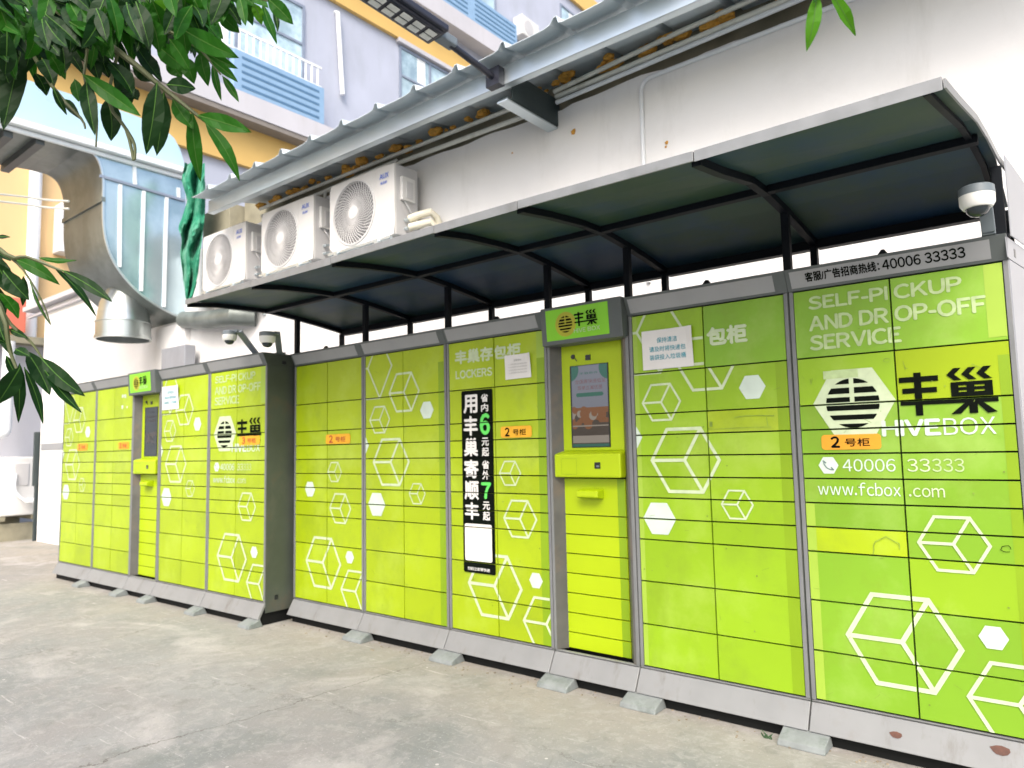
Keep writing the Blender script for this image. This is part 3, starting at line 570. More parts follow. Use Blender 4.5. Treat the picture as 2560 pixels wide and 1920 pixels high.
def notice(x0, x1, z0, z1, y, label, lines, tm, rz=0, tilt=0., base=None):
    W, H = x1-x0, z1-z0; o = MB(); n = 8
    def P(u, v, off=0.): xx, zz = u-W/2, v-H/2; c, s = math.cos(tilt), math.sin(tilt); return (xx*c-zz*s+W/2, -.005-.004*abs(math.sin(u/W*3.1+v*9))**3-.010*(max(0, u/W-.8)*5)**2*(v/H)-off, xx*s+zz*c+H/2)
    for i in range(n):
        for j in range(n):
            o.face([P(W*i/n, H*j/n), P(W*(i+1)/n, H*j/n), P(W*(i+1)/n, H*(j+1)/n), P(W*i/n, H*(j+1)/n)], 0)
    for s, a, b, c, d in lines:
        for t in text(s, W*a, W*b, H*c, H*d, .012): o.face([P(u, v, .0016+lay(t)) for u, v in t], 1)
    ob = o.build('paper_notice', ['paper', tm], loc=(0, 0, 0), fixn=False); ob.location = base if base is not None else Vector((x0, y, z0)); ob.rotation_euler = (0, 0, rz)
    return tag(ob, label, 'notice', 'paper notices stuck on the lockers')
TL = [('保持清洁', .30, .70, .66, .80), ('请及时将快递包', .15, .86, .44, .58), ('装袋投入垃圾桶', .15, .86, .23, .37)]
notice(-1.571, -1.293, 1.768, 1.969, 0, 'large white notice with three lines of teal characters, right of the near kiosk', TL, 'teal')
notice(-2.490, -2.296, 1.791, 1.935, 0, 'small white paper with faint grey print, stuck under the LOCKERS title', [('温馨提示', .35, .65, .72, .80)]+[('为了您的包裹安全请及时取走谢谢', .15, .85, .58-.12*k, .63-.12*k) for k in range(4)], 'greytext', tilt=.01)
notice(0, .30, 1.79, 2.0, 0, 'white notice with blue lines stuck on the far hexagon cabinet', TL, 'teal', rz=ang, base=PL+dL*(S[3]+.03)+Vector((0, 0, 1.79)))

# ------------------------------------------------------------------ canopy
RX = [-4.635, -3.80, -2.978, -2.18, -1.655, -.826, -.012]
FR = [(-.875, 2.445), (-.88, 2.438), (-.89, 2.432), (-.89, 2.438), (-.91, 2.428), (-.955, 2.398), (-.93, 2.412)]
FX = [-4.635, -3.80, -2.978, -2.18, -1.655, -.826, -.068]
def prof(i):
    y0, z0 = FR[i]; return [(y0, z0), (y0+.22, z0+.027), (-.42, 2.480), (-.22, 2.484), (.02, 2.464), (.22, 2.440), (.40, 2.414), (.50, 2.398)]
def cpt(i, k, dz=0.): y, z = prof(i)[k]; t = max(0, min(1, (.02-y)/.95)); return Vector((RX[i]+(FX[i]-RX[i])*t, y, z+dz))
can = thing('canopy', (-2.32, .02, 2.155), 'long dark curved metal canopy with pale front edge over the main locker row', 'canopy')
NP = 8
for i in range(6):
    m = MB(); e = .004
    for k in range(NP-1):
        a, b, c, d = cpt(i, k), cpt(i+1, k), cpt(i+1, k+1), cpt(i, k+1); a.x += e; d.x += e; b.x -= e; c.x -= e; h = Vector((0, 0, .010))
        m.hull8([a, b, c, d, a+h, b+h, c+h, d+h])
    m.build('roof_sheet', 'canopy', can)
    a, b = cpt(i, 0), cpt(i+1, 0); a.x += .002; b.x -= .002; dz = .004*(i % 2)
    m = MB(); m.hull8([a+Vector((0, -.012, -.020-dz)), b+Vector((0, -.012, -.020-dz)), b+Vector((0, -.001, -.018)), a+Vector((0, -.001, -.018)), a+Vector((0, -.012, .018)), b+Vector((0, -.012, .018)), b+Vector((0, .02, .018)), a+Vector((0, .02, .018))]); m.build('front_edge', 'edge', can, bevel=.002)
    def lerp(p, q, t): return p+(q-p)*t
    a, b = lerp(cpt(i, 2), cpt(i, 3), .85), lerp(cpt(i+1, 2), cpt(i+1, 3), .85); a.z -= .017; b.z -= .017; a.x += .02; b.x -= .02
    m = MB(); m.bar(a, b, .042, .030); m.build('purlin', 'rib', can, bevel=.002)
    a, b = cpt(i, 7), cpt(i+1, 7); a += Vector((.018, -.035, -.020)); b += Vector((-.018, -.035, -.020)); m = MB(); m.bar(a, b, .05, .045); m.build('purlin', 'rib', can)
for i in range(7):
    m = MB(); P = [cpt(i, k) for k in range(NP)]; P[0].y += .01
    if i == 6: P = [p+Vector((-.045, 0, 0)) for p in P]
    for k in range(NP-1):
        a, b = P[k], P[k+1]; w2 = .017 if i < 6 else .010; h = .032 if i < 6 else .018; xi = Vector((w2, 0, 0)); dn = Vector((0, 0, -h)); up = Vector((0, 0, -.002))
        m.hull8([a-xi+dn, a+xi+dn, b+xi+dn, b-xi+dn, a-xi+up, a+xi+up, b+xi+up, b-xi+up])
    m.build('rib', 'rib', can)
    for y, zt in ((.020, 2.435), (.455, 2.37)):
        m = MB(); x = RX[i]; wq = .017
        if i == 6: x -= .006
        m.box(x-wq, x+wq, y-wq, y+wq, ZTOP-.004, zt); m.box(x-wq-.012, x+wq+.010, y-wq-.01, y+wq+.01, ZTOP-.003, ZTOP+.006); m.build('post', 'rib', can, bevel=.002)
m = MB()                                                    # closing plate on the right end
for k in range(4, NP-1):
    y0, z0 = prof(6)[k]; y1, z1 = prof(6)[k+1]; fl = lambda y: .006+.145*max(0, y); m.hull8([(fl(y0), y0, ZTOP+.002), (fl(y0)+.004, y0, ZTOP+.002), (fl(y1)+.004, y1, ZTOP+.002), (fl(y1), y1, ZTOP+.002), (fl(y0), y0, z0+.012), (fl(y0)+.004, y0, z0+.012), (fl(y1)+.004, y1, z1+.012), (fl(y1), y1, z1+.012)])
m.build('side_panel', 'sidel', can)
m = MB()
for k in range(NP-1):
    a, b = cpt(6, k), cpt(6, k+1); fx = Vector((.145*max(0, a.y), 0, 0)); fy = Vector((.145*max(0, b.y), 0, 0)); o = Vector((.006, 0, 0)); lo_, hi_ = Vector((0, 0, -.014)), Vector((0, 0, .014)); a = a+fx; b = b+fy; m.hull8([a+lo_, a+o+lo_, b+o+lo_, b+lo_, a+hi_, a+o+hi_, b+o+hi_, b+hi_])
m.build('end_trim', 'edge', can)

# ------------------------------------------------------------------ wall and roof
WY = .78
wl = thing('rendered_wall', (-5., WY, GZ), 'long white rendered wall with a ragged plaster top behind the lockers', 'wall')
m = MB(); xs = [-12.55+.09*k for k in range(int(15.6/.09))]; zs = []
rz = 0
for x in xs:
    rz = rz*.6+random.uniform(-.012, .012); zs.append(3.795+rz if x > -6.8 else 3.76)
for i in range(len(xs)-1):
    x0, x1 = xs[i], xs[i+1]; m.hull8([(x0, WY, GZ-.05), (x1, WY, GZ-.05), (x1, WY+.09, GZ-.05), (x0, WY+.09, GZ-.05), (x0, WY, zs[i]), (x1, WY, zs[i+1]), (x1, WY+.09, zs[i+1]+.01), (x0, WY+.09, zs[i]+.01)])
bm_ = m
o = m.build('render_coat', 'wall', wl)
bm = bmesh.new(); bm.from_mesh(o.data); bmesh.ops.remove_doubles(bm, verts=bm.verts, dist=.0005)
for f in [f for f in bm.faces if abs(f.normal.x) > .95 and abs(f.calc_center_median().x+LOC[wl.name].x+12.55) > .05 and abs(f.calc_center_median().x+LOC[wl.name].x-xs[-1]) > .05]: bm.faces.remove(f)
bm.to_mesh(o.data); bm.free()
m = MB(); m.box(-6.9, 3.0, WY+.10, WY+.22, 3.5, 4.25); m.box(-7.5, -6.92, WY-.06, WY+.22, 3.05, 4.12); m.build('bare_band', 'bare', wl)
m = MB()
for sx_, sz_, sr in ((-2.47, 3.586, .020), (-1.766, 3.30, .012), (-1.772, 3.275, .008), (-3.02, 3.59, .007)): m.face([(sx_+sr*(1+.3*math.sin(k*2.3))*math.cos(k*.7), WY-.003, sz_+sr*(1.2+.4*math.sin(k*1.7))*math.sin(k*.7)) for k in range(9)])
m.build('stains', 'foam', wl)
m = MB(); m.box(-8.60, -7.86, WY-.07, WY+.004, GZ-.02, 2.93); m.build('pilaster', 'wall', wl, bevel=.01)
m = MB(); m.box(-13.2, -8.2, WY-.12, WY+.2, 3.763, 3.84); m.box(-13.2, -8.2, WY-.05, WY+.004, 3.66, 3.70); m.build('eave_trim', 'lavw', wl, bevel=.006)
m = MB(); m.box(-12.5, -9.0, WY-.004, WY+.004, 1.50, 1.605); m.build('painted_band', 'header', wl)
rf = thing('corrugated_roof', (-2., .2, 3.85), 'grey corrugated sheet roof edge with orange foam above the white wall', 'roof')
m = MB(); PY, PX0, PX1 = .20, -6.45, 3.0
zr = lambda y: 3.885+(y-.05)*.17
ribs = [-6.15+.405*k for k in range(23)]
pr = [(PX0, 0)]
for x in ribs: pr += [(x-.20, .000), (x-.09, .004), (x-.042, .014), (x-.016, .050), (x+.006, .052), (x+.020, .006), (x+.05, .0)]
pr += [(PX1, 0)]
ys = [.055, .35, .75, 1.5, 3.0]
for i in range(len(pr)-1):
    for j in range(len(ys)-1):
        (xa, ha), (xb, hb) = pr[i], pr[i+1]; ya, yb = ys[j], ys[j+1]
        m.hull8([(xa, ya, zr(ya)+ha), (xb, ya, zr(ya)+hb), (xb, yb, zr(yb)+hb), (xa, yb, zr(yb)+ha), (xa, ya, zr(ya)+ha+.004), (xb, ya, zr(ya)+hb+.004), (xb, yb, zr(yb)+hb+.004), (xa, yb, zr(yb)+ha+.004)])
m.build('roof_sheet', 'sheet', rf)
m = MB()
Cp = [(0, 3.752), (.055, 3.752), (.055, 3.770), (.0045, 3.757), (.0045, 3.872), (.055, 3.872), (.055, 3.878), (0, 3.878)]
m.extr(Cp, lambda u, v: (PX0+.05, PY+u, v), lambda u, v: (PX1, PY+u, v)); m.box(PX0+.05, PX1, PY-.006, PY+.004, 3.752, 3.776)
m.build('eave_channel', 'galv', rf)
m = MB(); bx = -2.60; m.box(bx-.004, bx+.004, PY+.06, WY+.02, 3.672, 3.866); m.box(bx-.085, bx-.003, PY+.02, WY+.02, 3.662, 3.676); m.box(bx-.085, bx-.003, PY+.06, WY+.02, 3.858, 3.868); m.build('beam', ['beam'], rf)
m = MB(); m.box(bx-.088, bx+.0, PY+.01, WY-.003, 3.650, 3.660); m.build('beam_flange', 'galv', rf)
m = MB()
for x in ribs:
    for k in range(5):
        cx, cy, cz = x+random.gauss(-.01, .075), .735+random.uniform(-.03, .03), zr(.73)-.045+random.uniform(-.02, .03); r = random.uniform(.016, .042)*(1.2 if k < 2 else .8)
        bmx = bmesh.new(); bmesh.ops.create_icosphere(bmx, subdivisions=2, radius=r)
        i0 = len(m.v)
        for v in bmx.verts: q = v.co*(1+random.uniform(-.25, .3)); m.v.append((cx+q.x*1.5, cy+q.y, cz+q.z*.8))
        bmx.verts.index_update()
        for f in bmx.faces: m.f.append(tuple(i0+v.index for v in f.verts)); m.mi.append(0)
        bmx.free()
m.build('foam_sealant', 'foam', rf)
def pipe(path, r, label, mt='pvc', name='conduit_pipe', cat='pipe', grp='pipes along the wall top'):
    p = MB(); p.tube([Vector(q) for q in path], r, 10); o = p.build(name, mt, loc=path[0], smooth=True); return tag(o, label, cat, grp)
def bend(a, b, c, r=.05, n=5):
    a, b, c = Vector(a), Vector(b), Vector(c); p = b+(a-b).normalized()*r; q = b+(c-b).normalized()*r
    return [p*(1-t)**2+b*2*t*(1-t)+q*t*t for t in [k/n for k in range(n+1)]]
pipe([(-6.3, .70, 3.90), (-4.2, .70, 3.895), (-2.63, .70, 3.885)], .016, 'pale conduit under the foam, left of the dark steel beam')
pipe([(-6.3, .725, 3.83), (-4.5, .72, 3.83), (-2.63, .72, 3.80)], .018, 'pale conduit close above the plaster edge, left of the beam')
pipe([(-2.57, .70, 3.885), (-1.6, .70, 3.945), (0, .70, 3.99), (2.9, .70, 4.0)], .016, 'pale conduit rising to the right from the beam top')
pipe([(-2.57, .72, 3.855), (-1.6, .72, 3.875), (0, .715, 3.905), (2.9, .715, 3.91)], .017, 'pale conduit running level under the rising one')
pipe([(-2.57, .725, 3.815), (-.8, .725, 3.862), (2.9, .725, 3.862)], .015, 'thin greyish conduit lowest of the bundle at upper right', 'alu')
pipe([(2.9, .765, 3.790)]+bend((2.9, .765, 3.79), (-1.925, .765, 3.765), (-1.925, .765, 2.5), .09, 6)+[(-1.925, .765, 2.42)], .014, 'white conduit along the plaster edge that bends down the wall', 'alu')
pipe([(-5.15, .66, 3.72)]+bend((-5.15, .66, 3.72), (-5.15, .66, 3.80), (-4.0, .69, 3.84), .03)+[(-4.2, .69, 3.835)], .014, 'short bent white pipe rising behind the middle air conditioner')

# ------------------------------------------------------------------ air conditioners
def ac_unit(x0, label, Wd=.83, y0=.45, z0=3.095, H=.585, D=.26, first=False):
    r = thing('air_conditioner', (x0, y0, z0), label, 'air conditioner', 'air conditioner units on the wall')
    m = MB(); m.box(x0, x0+Wd, y0+.012, y0+D, z0, z0+H, 1); b = m.build('casing', ['acw', 'acg'], r, bevel=.012)
    fx, fz, fr = x0+.325, z0+.285, .262
    m = MB(); n = 48                                       # front plate with a round opening
    sq = []
    for k in range(n):
        a = 2*math.pi*k/n; c, s = math.cos(a), math.sin(a)
        tx = (x0+Wd-fx if c > 0 else fx-x0)/max(1e-6, abs(c)); tz = (z0+H-fz if s > 0 else fz-z0)/max(1e-6, abs(s)); t = min(tx, tz); sq.append((fx+c*t, fz+s*t))
    for k in range(n):
        a0, a1 = 2*math.pi*k/n, 2*math.pi*(k+1)/n; A = (fx+fr*math.cos(a0), fz+fr*math.sin(a0)); B = (fx+fr*math.cos(a1), fz+fr*math.sin(a1)); Cc, Dd = sq[(k+1) % n], sq[k]
        m.face([(A[0], y0, A[1]), (B[0], y0, B[1]), (Cc[0], y0, Cc[1]), (Dd[0], y0, Dd[1])])
        m.face([(A[0], y0, A[1]), (B[0], y0, B[1]), (B[0], y0+.011, B[1]), (A[0], y0+.011, A[1])])
    for p, q in (((x0, z0), (x0+Wd, z0)), ((x0+Wd, z0), (x0+Wd, z0+H)), ((x0+Wd, z0+H), (x0, z0+H)), ((x0, z0+H), (x0, z0))): m.face([(p[0], y0, p[1]), (q[0], y0, q[1]), (q[0], y0+.02, q[1]), (p[0], y0+.02, p[1])])
    m.box(x0+.60, x0+.604, y0-.002, y0+.003, z0+.05, z0+H-.03); m.box(x0+.60, x0+Wd-.04, y0-.002, y0+.003, z0+.048, z0+.052)
    fp = m.build('front_panel', 'acw', r, fixn=True)
    m = MB(); m.lathe([(0, .0115), (fr+.004, .0115)], (fx, y0, fz), 40, 0, axis=1); m.build('fan_cavity', 'cavity', r)
    m = MB()
    for rr in [.07+.0165*k for k in range(12)]:
        m.tube([(fx+rr*math.cos(a), y0-.006*(1-rr/fr), fz+rr*math.sin(a)) for a in [2*math.pi*k/36 for k in range(37)]], .0017, 4, cap=False)
    for k in range(44):
        a = 2*math.pi*k/44; m.tube([(fx+q*math.cos(a+.9*(q/fr)), y0-.002-.006*(1-q/fr), fz+q*math.sin(a+.9*(q/fr))) for q in (.055, .12, .19, fr)], .0042, 4, cap=False)
    m.lathe([(fr+.016, .002), (fr+.014, -.008), (fr+.002, -.010), (fr-.002, .004)], (fx, y0, fz), 48, 0, axis=1)
    m.build('fan_grille', 'grille', r, fixn=True)
    m = MB(); m.lathe([(0, -.016), (.052, -.014), (.060, -.006), (.060, .006)], (fx, y0, fz), 28, 0, axis=1); m.build('grille_hub', 'acw', r, smooth=True)
    m = MB()
    for t in text('AUX', x0+.655, x0+.765, z0+H-.105, z0+H-.060, .04): m.face([(u, y0-.0025-lay(t), v) for u, v in t])
    for t in text('奥克斯', x0+.665, x0+.745, z0+H-.150, z0+H-.126, .02): m.face([(u, y0-.0025-lay(t), v) for u, v in t])
    m.build('brand_print', 'blue', r, fixn=False)
    X = x0+Wd
    m = MB(); m.box(X-.002, X+.030, y0+.06, y0+.20, z0+.29, z0+.485, 0); m.box(X+.029, X+.036, y0+.10, y0+.17, z0+.31, z0+.45, 1); m.build('wiring_cover', ['acw', 'acg'], r, bevel=.006)
    m = MB(); m.tube([(X+.01, y0+.10, z0+.29), (X+.03, y0+.12, z0+.24), (X+.035, y0+.17, z0+.17), (X+.02, y0+.22, z0+.12)], .006, 6); m.build('cable', 'acg', r)
    m = MB()
    for dz in (.065, .135): m.tube([(X-.002, y0+.11, z0+dz), (X+.035, y0+.115, z0+dz)], .012, 8); m.tube([(X+.03, y0+.10, z0+dz-.012), (X+.03, y0+.145, z0+dz+.012)], .009, 8)
    m.build('valves', 'galv', r)
    m = MB()
    for dx in (.10, .62): m.box(x0+dx, x0+dx+.10, y0-.02, y0+D+.02, z0-.018, z0+.001)
    m.build('mounting_feet', 'acw', r, bevel=.003)
    return r
nm = ['leftmost white air conditioner, beside the green netting', 'middle white air conditioner of the three on the wall', 'rightmost and nearest white air conditioner above the canopy edge']
for (x, l), pos in zip(((-6.97, 0), (-5.86, 1), (-4.795, 2)), ('leftmost', 'middle', 'rightmost')):
    ac_unit(x, nm[l]); sh = thing('shelf_bracket', (x, .6, 3.07), f'grey steel wall bracket under the {pos} of three air conditioners', 'bracket', 'air conditioner wall brackets'); m = MB()
    for dx in (.14, .66):
        m = MB(); m.box(x+dx-.02, x+dx+.02, .40, WY, 3.040, 3.076); m.box(x+dx-.02, x+dx+.02, WY-.03, WY-.002, 2.80, 3.04)
        m.bar((x+dx, WY-.02, 2.83), (x+dx, .50, 3.045), .03, .02, (1, 0, 0)); m.build('arm', 'galv', sh)
    m = MB(); m.box(x+.02, x+.81, .415, .445, 3.060, 3.0765); m.build('front_rail', 'galv', sh)
X = -3.965
tag((lambda p: (p.tube([(X+.05, .56, 3.23), (X+.13, .60, 3.255), (X+.19, .66, 3.28), (X+.20, .72, 3.25), (X+.20, WY-.01, 3.12)], .030, 10), p.tube([(X+.05, .56, 3.16), (X+.12, .60, 3.175), (X+.19, .66, 3.20), (X+.215, .72, 3.14), (X+.215, WY-.01, 3.06)], .030, 10), p.build('lagged_pipe', 'cream', loc=(X, .56, 3.2), smooth=True))[-1])(MB()), 'pair of cream insulated pipes looping from the nearest air conditioner', 'pipe')

# ------------------------------------------------------------------ surveillance cameras
def dome_camera(c, sc, mount, label, elbow=None):
    c = Vector(c); r = thing('dome_camera', mount, label, 'security camera', 'dome security cameras')
    q_ = lambda pr: [(a*sc, b*sc) for a, b in pr]
    m = MB(); m.lathe(q_([(0, .075), (.062, .075), (.072, .068), (.074, .032), (0, .032)]), c, 28); m.build('cap', 'camg', r, smooth=True)
    m = MB(); m.lathe(q_([(0, .033), (.073, .033), (.072, -.008), (.060, -.028), (.045, -.030), (0, -.030)]), c, 28); m.build('housing', 'camw', r, smooth=True)
    m = MB(); m.lathe(q_([(.050, -.022), (.050, -.030), (.046, -.045), (.034, -.060), (.017, -.068), (0.0005, -.070)]), c, 24); m.build('dome', 'lens', r, smooth=True)
    m = MB(); mt = Vector(mount); e = Vector(elbow) if elbow else c+Vector((.05, .12, -.06)); s = c+Vector((.02, .03, .045)); m.bar(s, e, .045, .022); m.bar(e, mt, .045, .022); m.box(mt.x-.04, mt.x+.04, mt.y-.03, mt.y+.03, mt.z-.003, mt.z+.01); m.build('arm', 'camg', r, bevel=.003)
cc = aty(2443, 506, -.16)
dome_camera(cc, .80, (cc.x+.012, .03, ZTOP+.002), 'large dome camera on top of the right end cabinet under the canopy', (cc.x+.02, -.05, cc.z-.09))
c1 = aty(574, 845, -.45); c2 = aty(668, 850, -.42)
dome_camera(c1, .72, (-4.93, -.14, ZTOP+.003), 'farther dome camera on a bent arm, left of its twin', (c1.x+.06, c1.y+.04, c1.z+.05))
dome_camera(c2, .78, (-4.69, -.10, ZTOP+.003), 'dome camera on a bent arm at the dark cabinet corner', (c2.x+.06, c2.y+.04, c2.z+.05))

# ------------------------------------------------------------------ street lamp
lp = thing('street_lamp', (-2.66, .20, 3.80), 'black LED street lamp on an arm fixed to the roof edge', 'street lamp')
A0, A1 = Vector((-2.665, .155, 3.80)), Vector((-2.70, -.22, 3.875))
m = MB(); m.tube([A0, A1], .022, 12); m.box(-2.72, -2.61, .135, .196, 3.74, 3.86); m.build('arm', 'lamp', lp, smooth=True)
H0, H1 = Vector((-2.70, -.22, 3.885)), Vector((-2.78, -1.05, 3.985)); d = (H1-H0).normalized(); sx = d.cross(Vector((0, 0, 1))).normalized(); uz = sx.cross(d)
m = MB(); m.bar(H0-d*.03, H0+d*.10, .075, .055); m.build('knuckle', 'camg', lp, bevel=.008)
m = MB(); m.bar(H0+d*.09, H1, .195, .045); m.bar(H0+d*.11, H1-d*.02, .14, .075); hd = m.build('lamp_head', 'lamp', lp, bevel=.01)
for k in range(8):
    q = H0+d*(.17+.092*k); m = MB()
    for sgn in (-1, 1):
        e = q+sx*(sgn*.026)-uz*.0405; m.hull8([e+a*sx*.021+b*d*.034+c*uz for c in (-.006, .001) for a, b in ((-1, -1), (1, -1), (1, 1), (-1, 1))])
    m.build('led_module', 'led', hd, bevel=.006)

# ------------------------------------------------------------------ exhaust duct, net
def smooth_path(p, n=4):
    out = []
    for i in range(len(p)-1):
        a, b, c, d = p[max(0, i-1)], p[i], p[i+1], p[min(len(p)-1, i+2)]
        for k in range(n):
            t = k/n; out.append(.5*((2*b)+(c-a)*t+(2*a-5*b+4*c-d)*t*t+(3*b-a-3*c+d)*t**3))
    return out+[p[-1]]
DX, DT = -8.0, 1.12
du = thing('exhaust_duct', atx(255, 560, DX), 'huge curved galvanised exhaust duct with a bright seamed side, left of the green netting', 'duct')
fl = lambda t: (-420+t*880, 188+t*252)                            # flange line in the photograph
low = [(-420, 196), (-100, 286), (60, 334), (150, 352), (205, 366), (240, 392), (256, 440), (257, 500), (258, 560), (266, 610), (284, 655), (310, 693), (345, 730), (385, 760), (430, 785), (466, 800)]
curve = smooth_path([atx(x, y, DX) for x, y in low[2:]], 4); curve = [atx(*low[0], DX), atx(*low[1], DX)]+curve
top = [atx(463, 441, DX), atx(*fl(.75), DX), atx(*fl(.5), DX), atx(*fl(.25), DX), atx(*fl(0), DX)]
m = MB(); poly = curve+top
for t3 in tessellate_polygon([[Vector((p.y, p.z, 0)) for p in poly]]): m.face([poly[k] for k in t3])
m.build('side_panel', 'ductside', du)
m = MB(); bk = Vector((-DT, 0, 0))                                 # underside sweeping round the bend
i0 = len(m.v)
for q in curve: m.v += [tuple(q), tuple(q+bk)]
for k in range(len(curve)-1): m.f.append((i0+2*k, i0+2*k+1, i0+2*k+3, i0+2*k+2)); m.mi.append(0)
m.build('underside', 'duct', du, smooth=True)
m = MB(); e0, e1 = curve[-1], top[0]; m.face([e0, e1, e1+bk, e0+bk])
for a, b in zip(top[:-1], top[1:]): m.face([a, b, b+bk, a+bk])
m.build('casing', 'duct', du)
m = MB()                                                           # lip along the bend
for k in range(1, len(curve)-1): m.bar(curve[k]+Vector((.006, 0, 0)), curve[k+1]+Vector((.006, 0, 0)), .020, .020, (1, 0, 0))
m.build('edge_lip', 'galv', du)
for x, y in ((-60, 300), (25, 327), (105, 346)):
    q = atx(x, y, DX); m = MB(); m.box(q.x-DT, q.x-.01, q.y-.05, q.y+.03, q.z-.065, q.z+.01); m.build('stiffener', 'soffit', du)
q = curve[22]; m = MB(); m.hull8([q+Vector((-DT, -.02, -.02)), q+Vector((.02, -.02, -.02)), q+Vector((.02, .02, -.02)), q+Vector((-DT, .02, -.02)), q+Vector((-DT, -.02, .03)), q+Vector((.02, -.02, .03)), q+Vector((.02, .02, .03)), q+Vector((-DT, .02, .03))]); m.build('joint_flange', 'duct', du)
a, b = atx(-420, 188, DX), atx(463, 441, DX); up = Vector((0, 0, 1))
m = MB(); m.bar(a+Vector((.05, 0, .035)), b+Vector((.05, 0, .035)), .10, .07); m.bar(a+Vector((.02, 0, -.03)), b+Vector((.02, 0, -.03)), .04, .05); m.build('flange', 'alu', du, bevel=.012)
a, b = atx(248, 440, DX), atx(460, 502, DX); m = MB(); m.bar(a+Vector((.008, 0, 0)), b+Vector((.008, 0, 0)), .025, .030); m.build('joint_strip', 'glassd', du)
for (xa, ya, xb, yb) in ((300, 462, 298, 668), (359, 478, 352, 728), (416, 494, 409, 768), (445, 470, 446, 500), (335, 405, 337, 462)):
    m = MB(); m.bar(atx(xa, ya, DX)+Vector((.008, 0, 0)), atx(xb, yb, DX)+Vector((.008, 0, 0)), .035, .020, (1, 0, 0)); m.build('seam', 'alu', du)
upp = [(-420, 180), (463, 430), (459, 402), (450, 372), (436, 346), (415, 326), (380, 306), (320, 282), (-420, 40)]
pu = [atx(x, y, DX-.02) for x, y in upp]; m = MB(); m.face(pu); m.face([p+bk for p in reversed(pu)])
for k in range(len(pu)): a, b = pu[k], pu[(k+1) % len(pu)]; m.face([a, b, b+bk, a+bk])
m.build('upper_casing', 'ductup', du)
HX = DX-.50
hb = atx(308, 850, HX); m = MB(); rh = 62/FPX*(hb-CAM).dot(CF); hh = rh/.285
m.lathe([(rh*.93, .30*hh), (rh*.99, .205*hh), (rh+.008, .20*hh), (rh+.008, .19*hh), (rh, .185*hh), (rh, .04), (rh+.012, .035), (rh+.012, 0), (rh-.012, 0), (rh-.012, .15)], hb, 36); m.build('outlet_cowl', 'zinc', du, smooth=True)
m = MB(); m.lathe([(0, .10), (rh-.012, .10)], hb, 30); m.build('outlet_throat', 'black', du)
m = MB(); m.tube([hb+Vector((0, 0, .27*hh)), hb+Vector((0, .01, .36*hh)), hb+Vector((-.01, .06, .50*hh)), atx(345, 735, HX)], [rh*.95, rh*.93, rh*.90, rh*.88], 28); m.build('outlet_neck', 'zinc', du, smooth=True)
pa = atx(462, 800, -7.9)
o = MB(); o.tube([pa, atx(520, 800, -7.2), aty(590, 790, .62), aty(640, 792, .77)], .10, 16); tag(o.build('flue_pipe', 'duct', loc=pa, smooth=True), 'dark round flue pipe running from the duct into the wall', 'pipe')
# netting
m = MB(); ny = .50; cols = 9; rows = 26; top, bot = aty(470, 400, ny), aty(470, 748, ny)
edge = [(462, 512, 405), (455, 512, 450), (470, 512, 500), (458, 512, 540), (446, 508, 570), (455, 505, 600), (450, 500, 635), (456, 496, 680), (462, 488, 715), (466, 478, 748)]
def ed(t):
    f = t*(len(edge)-1); i = min(int(f), len(edge)-2); f -= i; return tuple(edge[i][k]*(1-f)+edge[i+1][k]*f for k in range(3))
gr = []
for j in range(rows+1):
    l, r_, y = ed(j/rows); row = []
    for i in range(cols+1):
        u = i/cols; row.append(aty(l+(r_-l)*u, y+6*math.sin(u*9), ny+.05*math.sin(u*11+j*.35)+.03*math.sin(j*.9+i)))
    gr.append(row)
for j in range(rows):
    for i in range(cols): m.face([gr[j][i], gr[j][i+1], gr[j+1][i+1], gr[j+1][i]])
o = m.build('green_netting', 'net', loc=aty(480, 570, ny), fixn=False); sm = o.modifiers.new('solid', 'SOLIDIFY'); sm.thickness = .006
tag(o, 'bunched green construction netting hanging between duct and air conditioners', 'netting')
o = MB(); bx0 = aty(412, 890, WY-.16); bx1 = aty(470, 890, WY-.16); o.box(bx0.x, bx1.x, WY-.2, WY-.072, 2.0, 2.62); tag(o.build('electrical_box', 'sidel', loc=(bx0.x, WY-.1, 2.0), bevel=.01), 'plain grey metal box on the white wall behind the far lockers', 'electrical box')

# ------------------------------------------------------------------ apartment building behind
BX = -14.
ap = thing('apartment_building', (BX, 8, GZ), 'lavender apartment building with blue louvered balconies and yellow bands', 'building')
Z4 = lambda x, y, X=BX: atx(560+x*.30741, y*.30741, X)
Z2 = lambda x, y, X=BX: atx(850+x*.38879, y*.38879, X)
zy0 = Z4(1400, 300).z; zy_low = Z4(0, 960).z
m = MB(); m.box(BX-1, BX, -14, 34, GZ, 24); m.build('wall', 'lav', ap)
